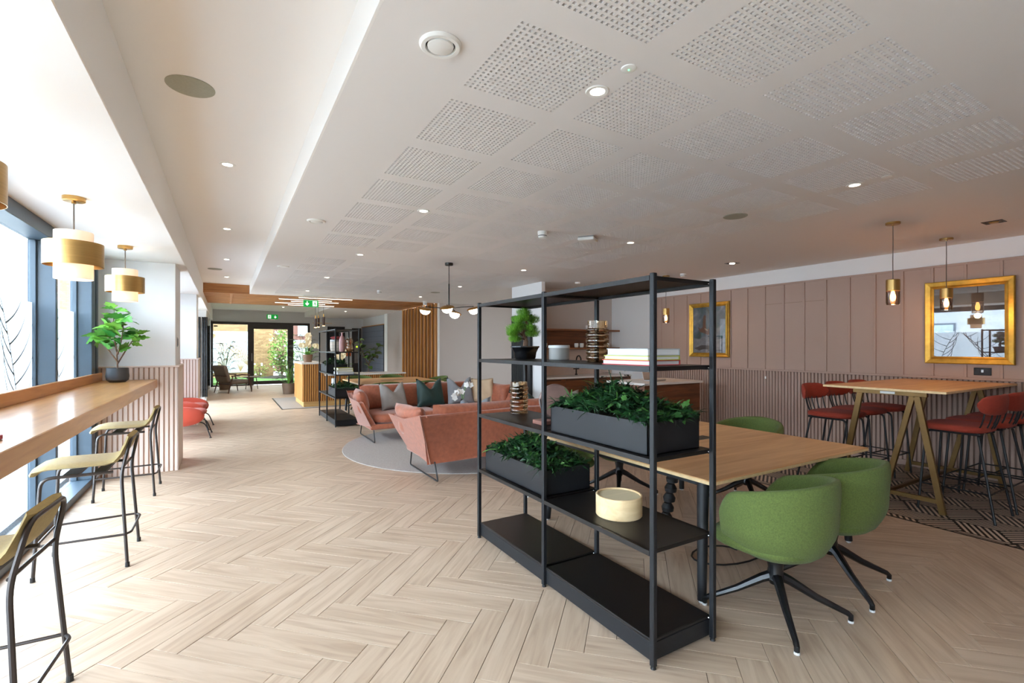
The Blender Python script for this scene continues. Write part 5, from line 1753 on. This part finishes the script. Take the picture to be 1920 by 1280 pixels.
# ---- coral lounge chairs in the window bay
def shell_chair(label, loc, rz):
    t = thing('coral_lounge_chair', label, 'armchair', loc, rz, 'coral lounge chairs in the window bay')
    # faces +x
    MB().ell((.02, 0, .36), (.42, .40, .085), 32, 10, p=.85, M=Matrix.Rotation(R(-8), 4, 'Y')).build('seat', M_CORALW, t, smooth=80)
    MB().ell((-.30, 0, .60), (.09, .36, .26), 28, 12, p=.9, M=Matrix.Translation((-.02, 0, 0)) @ Matrix.Rotation(R(-14), 4, 'Y')).build('backrest', M_CORALW, t, smooth=80)
    for s in (-1, 1):
        MB().ell((.0, s * .36, .38), (.36, .07, .16), 24, 10, p=.9).build('wing', M_CORALW, t, smooth=80)
        MB().tube(fillet([(.18, s * .16, .27), (.36, s * .24, .25), (.44, s * .30, .012)], .08, 5), .010, 8).build('leg', M_BLKPL, t)
        MB().tube(fillet([(-.10, s * .16, .27), (-.26, s * .22, .25), (-.34, s * .28, .012)], .08, 5), .010, 8).build('leg', M_BLKPL, t)
        MB().lathe([(0, 0), (.02, 0), (.014, .014), (0, .014)], 10, M=Matrix.Translation((.44, s * .30, 0))).build('foot', M_BLKPL, t)
    return t
shell_chair('coral lounge chair just behind the fluted pillar, nearer of the two', (-.66, 9.66, 0), R(0))
shell_chair('coral lounge chair in the window bay, farther of the two', (-.68, 10.62, 0), R(-6))
t = thing('side_table', 'small black side table between the coral lounge chairs', 'table', (-1.10, 10.14, 0))
MB().lathe([(0, .46), (.13, .46), (.13, .475), (0, .475)], 28, cap=False).build('top', M_BLKPL, t)
MB().tube([(0, 0, .46), (0, 0, .01)], .014, 8).build('stem', M_BLKPL, t)
MB().lathe([(0, 0), (.11, 0), (.11, .01), (0, .012)], 24, cap=False).build('base', M_BLKPL, t)

# ---- tall vertical radiators on the far pillar
def radiator(label, x, y, w, h):
    t = thing('vertical_radiator', label, 'radiator', (x, y, 0), group='tall dark radiators')
    n = 3
    for k in range(n):
        a = -w / 2 + w * k / n
        MB().box(a + .002, a + w / n - .002, -.075, -.025, .12, h).build('column', M_BLACK, t, bevel=.012, seg=2)
    MB().box(-w / 2, w / 2, -.03, -.0, .3, .34).box(-w / 2, w / 2, -.03, 0, h - .3, h - .26).build('bracket', M_BLKPL, t)
    MB().tube([(0, -.05, .12), (0, -.05, 0)], .009, 8).build('pipe', M_CHROME, t)
radiator('tall dark vertical radiator left of the pair on the far pillar', -.68, 15.77, .155, 2.32)
radiator('tall dark vertical radiator right of the pair on the far pillar', -.505, 15.77, .135, 2.32)
radiator('tall dark vertical radiator nearest the glazed end wall', -.56, 20.22, .15, 2.25)

# ---- grey armchair by the far glazing
t = thing('grey_armchair', 'taupe armchair with dark wooden arms by the far glass wall', 'armchair', (.20, 18.42, 0), R(32))
M_DKW = wood('dark_walnut_frame', '#3a2119', '#55321f', 0)
# faces +x
MB().box(-.30, .34, -.30, .30, .27, .42).build('seat', M_TAUPE, t, bevel=.05, seg=3, smooth=60)
bk = MB().box(-.05, .07, -.33, .33, 0, .56).build('backrest', M_TAUPE, t, (-.32, 0, .36), bevel=.05, seg=3, smooth=60)
bk.rotation_euler = (0, R(-16), 0)
for s in (-1, 1):
    MB().tube([(.40, s * .37, 0), (.33, s * .36, .40), (.30, s * .36, .56)], [.014, .022, .016], 8).build('leg', M_DKW, t)
    MB().tube([(-.40, s * .37, 0), (-.30, s * .36, .35), (-.24, s * .36, .55)], [.014, .022, .016], 8).build('leg', M_DKW, t)
    MB().tube([(-.30, s * .36, .55), (.05, s * .37, .585), (.34, s * .36, .565)], [.016, .024, .02], 8).build('arm', M_DKW, t)
MB().bar((-.45, -.35, .56), (-.45, .35, .56), .03).bar((.28, -.34, .28), (.28, .34, .28), .03).bar((-.30, -.34, .28), (-.30, .34, .28), .03).build('rail', M_DKW, t)
t = thing('side_table', 'low dark round side table behind the taupe armchair', 'table', (.78, 19.35, 0))
MB().lathe([(0, .42), (.27, .42), (.28, .435), (.27, .45), (0, .45)], 30, cap=False).build('top', M_DKW, t)
for k in range(3):
    a = k * 2.094 + .5
    MB().tube([(.16 * math.cos(a), .16 * math.sin(a), .42), (.22 * math.cos(a), .22 * math.sin(a), 0)], .013, 8).build('leg', M_DKW, t)
def palm(label, loc, h, nf, seed, pot_r=.2, L=.55):
    rn = random.Random(seed)
    t = thing('potted_palm', label, 'palm', loc)
    MB().lathe([(0, 0), (pot_r * .8, 0), (pot_r, .34), (pot_r * .92, .34), (0, .30)], 24, cap=False).build('pot', mat('brown_planter', '#6f5a48', .6, var=.1), t)
    st = MB()
    for k in range(nf):
        a = k * 2.4 + rn.uniform(-.3, .3)
        z0 = .3 + (h - .45) * (k + .5) / nf
        r_ = L * (.55 + .45 * (1 - k / nf))
        tip = (math.cos(a) * r_, math.sin(a) * r_, z0 + rn.uniform(.05, .25))
        st.tube(bez((0, 0, .3), (math.cos(a) * .08, math.sin(a) * .08, z0), tip, 6), .006, 5)
        fr = MB()
        B_ = bez((math.cos(a) * .1, math.sin(a) * .1, z0), (math.cos(a) * r_ * .6, math.sin(a) * r_ * .6, z0 + .22), tip, 9)
        for i in range(2, 10):
            for s in (-1, 1):
                fr.add(*leaf_geo(.24, .038, .35, .1, 3), orient(B_[i], a + s * R(48), .25))
        fr.build('frond', M_PALM, t, smooth=0, weld=False, recalc=False)
    st.build('stem', M_LEAF, t)
palm('dark green potted palm beside the far radiator behind the armchair', (-.04, 19.7, 0), 1.7, 22, 4, .2, .40)
palm('dark green potted palm behind the reception desk in front of the glass', (2.25, 17.6, 0), 1.95, 30, 9, .2, .48)
palm('low leafy potted palm at the corner of the reception desk by the door', (1.72, 16.9, 0), 1.2, 16, 12, .2, .4)

# ---- fiddle-leaf fig
t = thing('fiddle_leaf_fig', 'fiddle-leaf fig tree standing beside the oak slatted screen', 'plant', (3.98, 15.85, 0))
MB().lathe([(0, 0), (.16, 0), (.20, .38), (.185, .38), (0, .34)], 24, cap=False).build('pot', M_WHITEPL, t)
st = MB()
brs = [((0, 0, .3), (.0, 0, .9), (.05, 0, 1.35)), ((0, 0, .9), (-.20, 0, 1.3), (-.28, .05, 1.75)), ((0, 0, .95), (.2, 0, 1.2), (.30, -.05, 1.52))]
for b in brs:
    st.tube(bez(*b, n=8), [.016, .015, .014, .013, .012, .010, .009, .007, .005], 6)
st.build('trunk', M_TRUNK, t)
fm = MB().add(*leaf_geo(.26, .16, .25, .12, 5)).mesh('leaf', M_FIG, smooth=60, weld=False, recalc=False)
rn = random.Random(2)
kk = 0
for b in brs:
    B_ = bez(*b, n=12)
    for i in range(4 if b[0][2] > .5 else 6, 13):
        for q in range(2):
            o = link('leaf', fm, t); kk += 1
            o.matrix_basis = orient(B_[i], kk * 2.4, rn.uniform(-.2, .7), rn.uniform(-.4, .4), rn.uniform(.7, 1.1))

# ================================================================ RECEPTION
t = thing('entrance_mat', 'grey-beige flat mat with dark border under the reception desk', 'mat', (0, 0, 0))
MB().box(1.17, 4.6, 12.72, 15.6, .0006, .008).build('pile', M_MATR, t, bevel=.003)
MB().box(1.14, 1.17, 12.69, 15.6, .0006, .007).box(1.17, 4.6, 12.69, 12.72, .0006, .007).build('border', M_BLKPL, t)
t = thing('reception_desk', 'oak slatted reception desk with white stone tops, high end by the door', 'reception desk', (1.62, 12.86, .0085))
HX, HY, HZ = .50, 1.62, 1.06
LX, LZ = 2.6, .76
MB().box(.02, HX - .02, .02, HY - .02, .13, HZ).build('high_carcass', M_OAKBACK, t)
MB().box(HX - .02, LX - .02, .02, .66, .13, LZ).build('low_carcass', M_OAKBACK, t)
MB().box(.03, LX - .03, .03, .64, 0, .13).box(.03, HX - .03, .6, HY - .03, 0, .13).build('plinth', wood('pale_oak_plinth', '#b98d54', '#d0a567', 0), t)
MB().box(-.03, HX + .02, -.03, HY + .02, HZ, HZ + .04).build('high_top', M_MARBLE, t, bevel=.004)
MB().box(HX + .021, LX + .02, -.03, .70, LZ, LZ + .035).build('low_top', M_MARBLE, t, bevel=.004)
sv = MB().box(-.016, .016, 0, .02, .13, HZ).mesh('slat', M_OAKSLAT, bevel=.002)
sl_ = MB().box(-.016, .016, 0, .02, .13, LZ).mesh('slat', M_OAKSLAT, bevel=.002)
x = .03
while x < LX - .02:
    link('slat', sv if x < HX - .01 else sl_, t, (x, 0, 0)); x += .052
sy_ = MB().box(0, .02, -.045, .045, .13, HZ).mesh('slat', M_OAKSLAT, bevel=.002)
yy = .05
while yy < HY:
    link('slat', sy_, t, (0, yy, 0)); yy += .096
MB().box(HX - .02, HX, .02, HY - .02, LZ, HZ).build('inner_board', M_OAKSLAT, t)
tag(MB().lathe([(0, 0), (.10, 0), (.14, .13), (.12, .13), (0, .11)], 24, cap=False).build('brown_basket', mat('woven_basket', '#6b4a33', .8, var=.2, scale=30, bump=.3), None, (2.34, 13.0, .805)), 'brown woven bowl on the reception desk under the cream orchid', 'basket')
orchid('cream orchid on the high end of the reception desk', (1.80, 13.3, 1.11), 0, [(((0, 0, .08), (.02, 0, .55), (.0, -.05, .70)), 9), (((0, 0, .08), (-.06, 0, .5), (-.16, 0, .42)), 5), (((0, 0, .08), (.12, 0, .5), (.22, 0, .40)), 4)], M_PETALC, mat('terracotta_brown', '#7a5a44', .7, var=.1), 1.9)
orchid('cream orchid on the low end of the reception desk behind the shelving', (2.62, 13.2, .805), 0, [(((0, 0, .08), (.02, 0, .5), (.05, -.03, .58)), 8), (((0, 0, .08), (-.05, 0, .4), (-.12, 0, .45)), 5)], M_PETALC, mat('terracotta_brown', '#7a5a44', .7), 1.7)
tag(MB().lathe([(0, 0), (.045, 0), (.05, .02), (.05, .30), (.044, .30), (.044, .03), (0, .03)], 24, cap=False).build('white_vase', M_WHITEPL, None, (1.93, 10.5, .546)), 'plain white cylinder vase on the far bay of the distant shelving', 'vase')
tag(box('orange_poster', 4.38, 4.60, YF - .03, YF - .01, 1.1, 1.8, mat('orange_print', '#d0622c', .6, var=.15, scale=3)), 'small orange poster on the far wall seen through the distant shelving', 'poster')

# ---- things on the distant shelving
GX, GY = 1.753, 9.39
planter('small black planter of glossy leaves on the distant shelving near the sofa', GX + .02, GX + .41, GY + .03, GY + .86, Z3, .165, 420, .16, 5)
planter('small grey planter of glossy leaves on the far bay of the distant shelving', GX + .02, GX + .41, GY + .93, GY + 1.76, Z2, .165, 420, .17, 6)
M_YEL = mat('yellow_cover', '#c9c23a', .5, var=.06); M_BLUE = mat('blue_white_cover', '#9fb2cf', .5, var=.2)
book('white and blue book at the bottom of the stack on the distant shelving', GX + .20, GY + .28, Z2, .30, .32, .045, M_BLUE, R(3), 'books on the distant shelving')
book('yellow book in the middle of the stack on the distant shelving', GX + .20, GY + .27, Z2 + .046, .30, .31, .04, M_YEL, R(-3), 'books on the distant shelving')
book('yellow-green book on top of the stack on the distant shelving', GX + .19, GY + .26, Z2 + .087, .28, .30, .035, M_LIME, R(5), 'books on the distant shelving')
tag(MB().lathe([(0, 0), (.045, 0), (.055, .02), (.055, .22), (.04, .28), (.018, .31), (.018, .36), (.03, .37), (0, .37)], 24, cap=False).build('pink_bottle', mat('dusty_pink_ceramic', '#b78a88', .45, var=.08), None, (GX + .16, GY + .22, Z1)), 'dusty pink ceramic bottle on the distant shelving', 'vase')
ribbed_vase('glass_goblet', 'flared gold-rimmed glass vase on the distant shelving', (GX + .28, GY + .14, Z1), .07, .26, 2, .02, M_AMBER, .1)
tag(MB().lathe([(0, 0), (.03, 0), (.03, .14), (0, .14)], 18, cap=False).build('pillar_candle', M_CREAM, None, (GX + .31, GY + .30, Z1)), 'short cream pillar candle on the distant shelving', 'candle')
t = thing('striped_jar', 'pale striped lidded jar on the far bay of the distant shelving', 'jar', (GX + .2, GY + 1.05, Z1))
MB().lathe([(0, 0), (.10, 0), (.11, .05), (.11, .20), (0, .20)], 26, cap=False).build('body', mat('striped_ceramic', '#cdbfae', .6, var=.3, scale=2, stretch=(.1, .1, 12)), t)
MB().lathe([(0, .26), (.07, .26), (.11, .24), (.11, .205), (0, .205)], 26, cap=False).build('lid', mat('dull_silver', '#8c8a88', .3, metal=.8, var=.05), t)
t = thing('red_cloth', 'crumpled red cloth on the far bay of the distant shelving', 'cloth', (GX + .2, GY + 1.0, Z1 + .262))
MB().ell((0, 0, .02), (.12, .14, .035), 16, 8, p=1.2).build('fold', mat('red_textile', '#b24a4a', .85, var=.2, bump=.3, bscale=40), t)
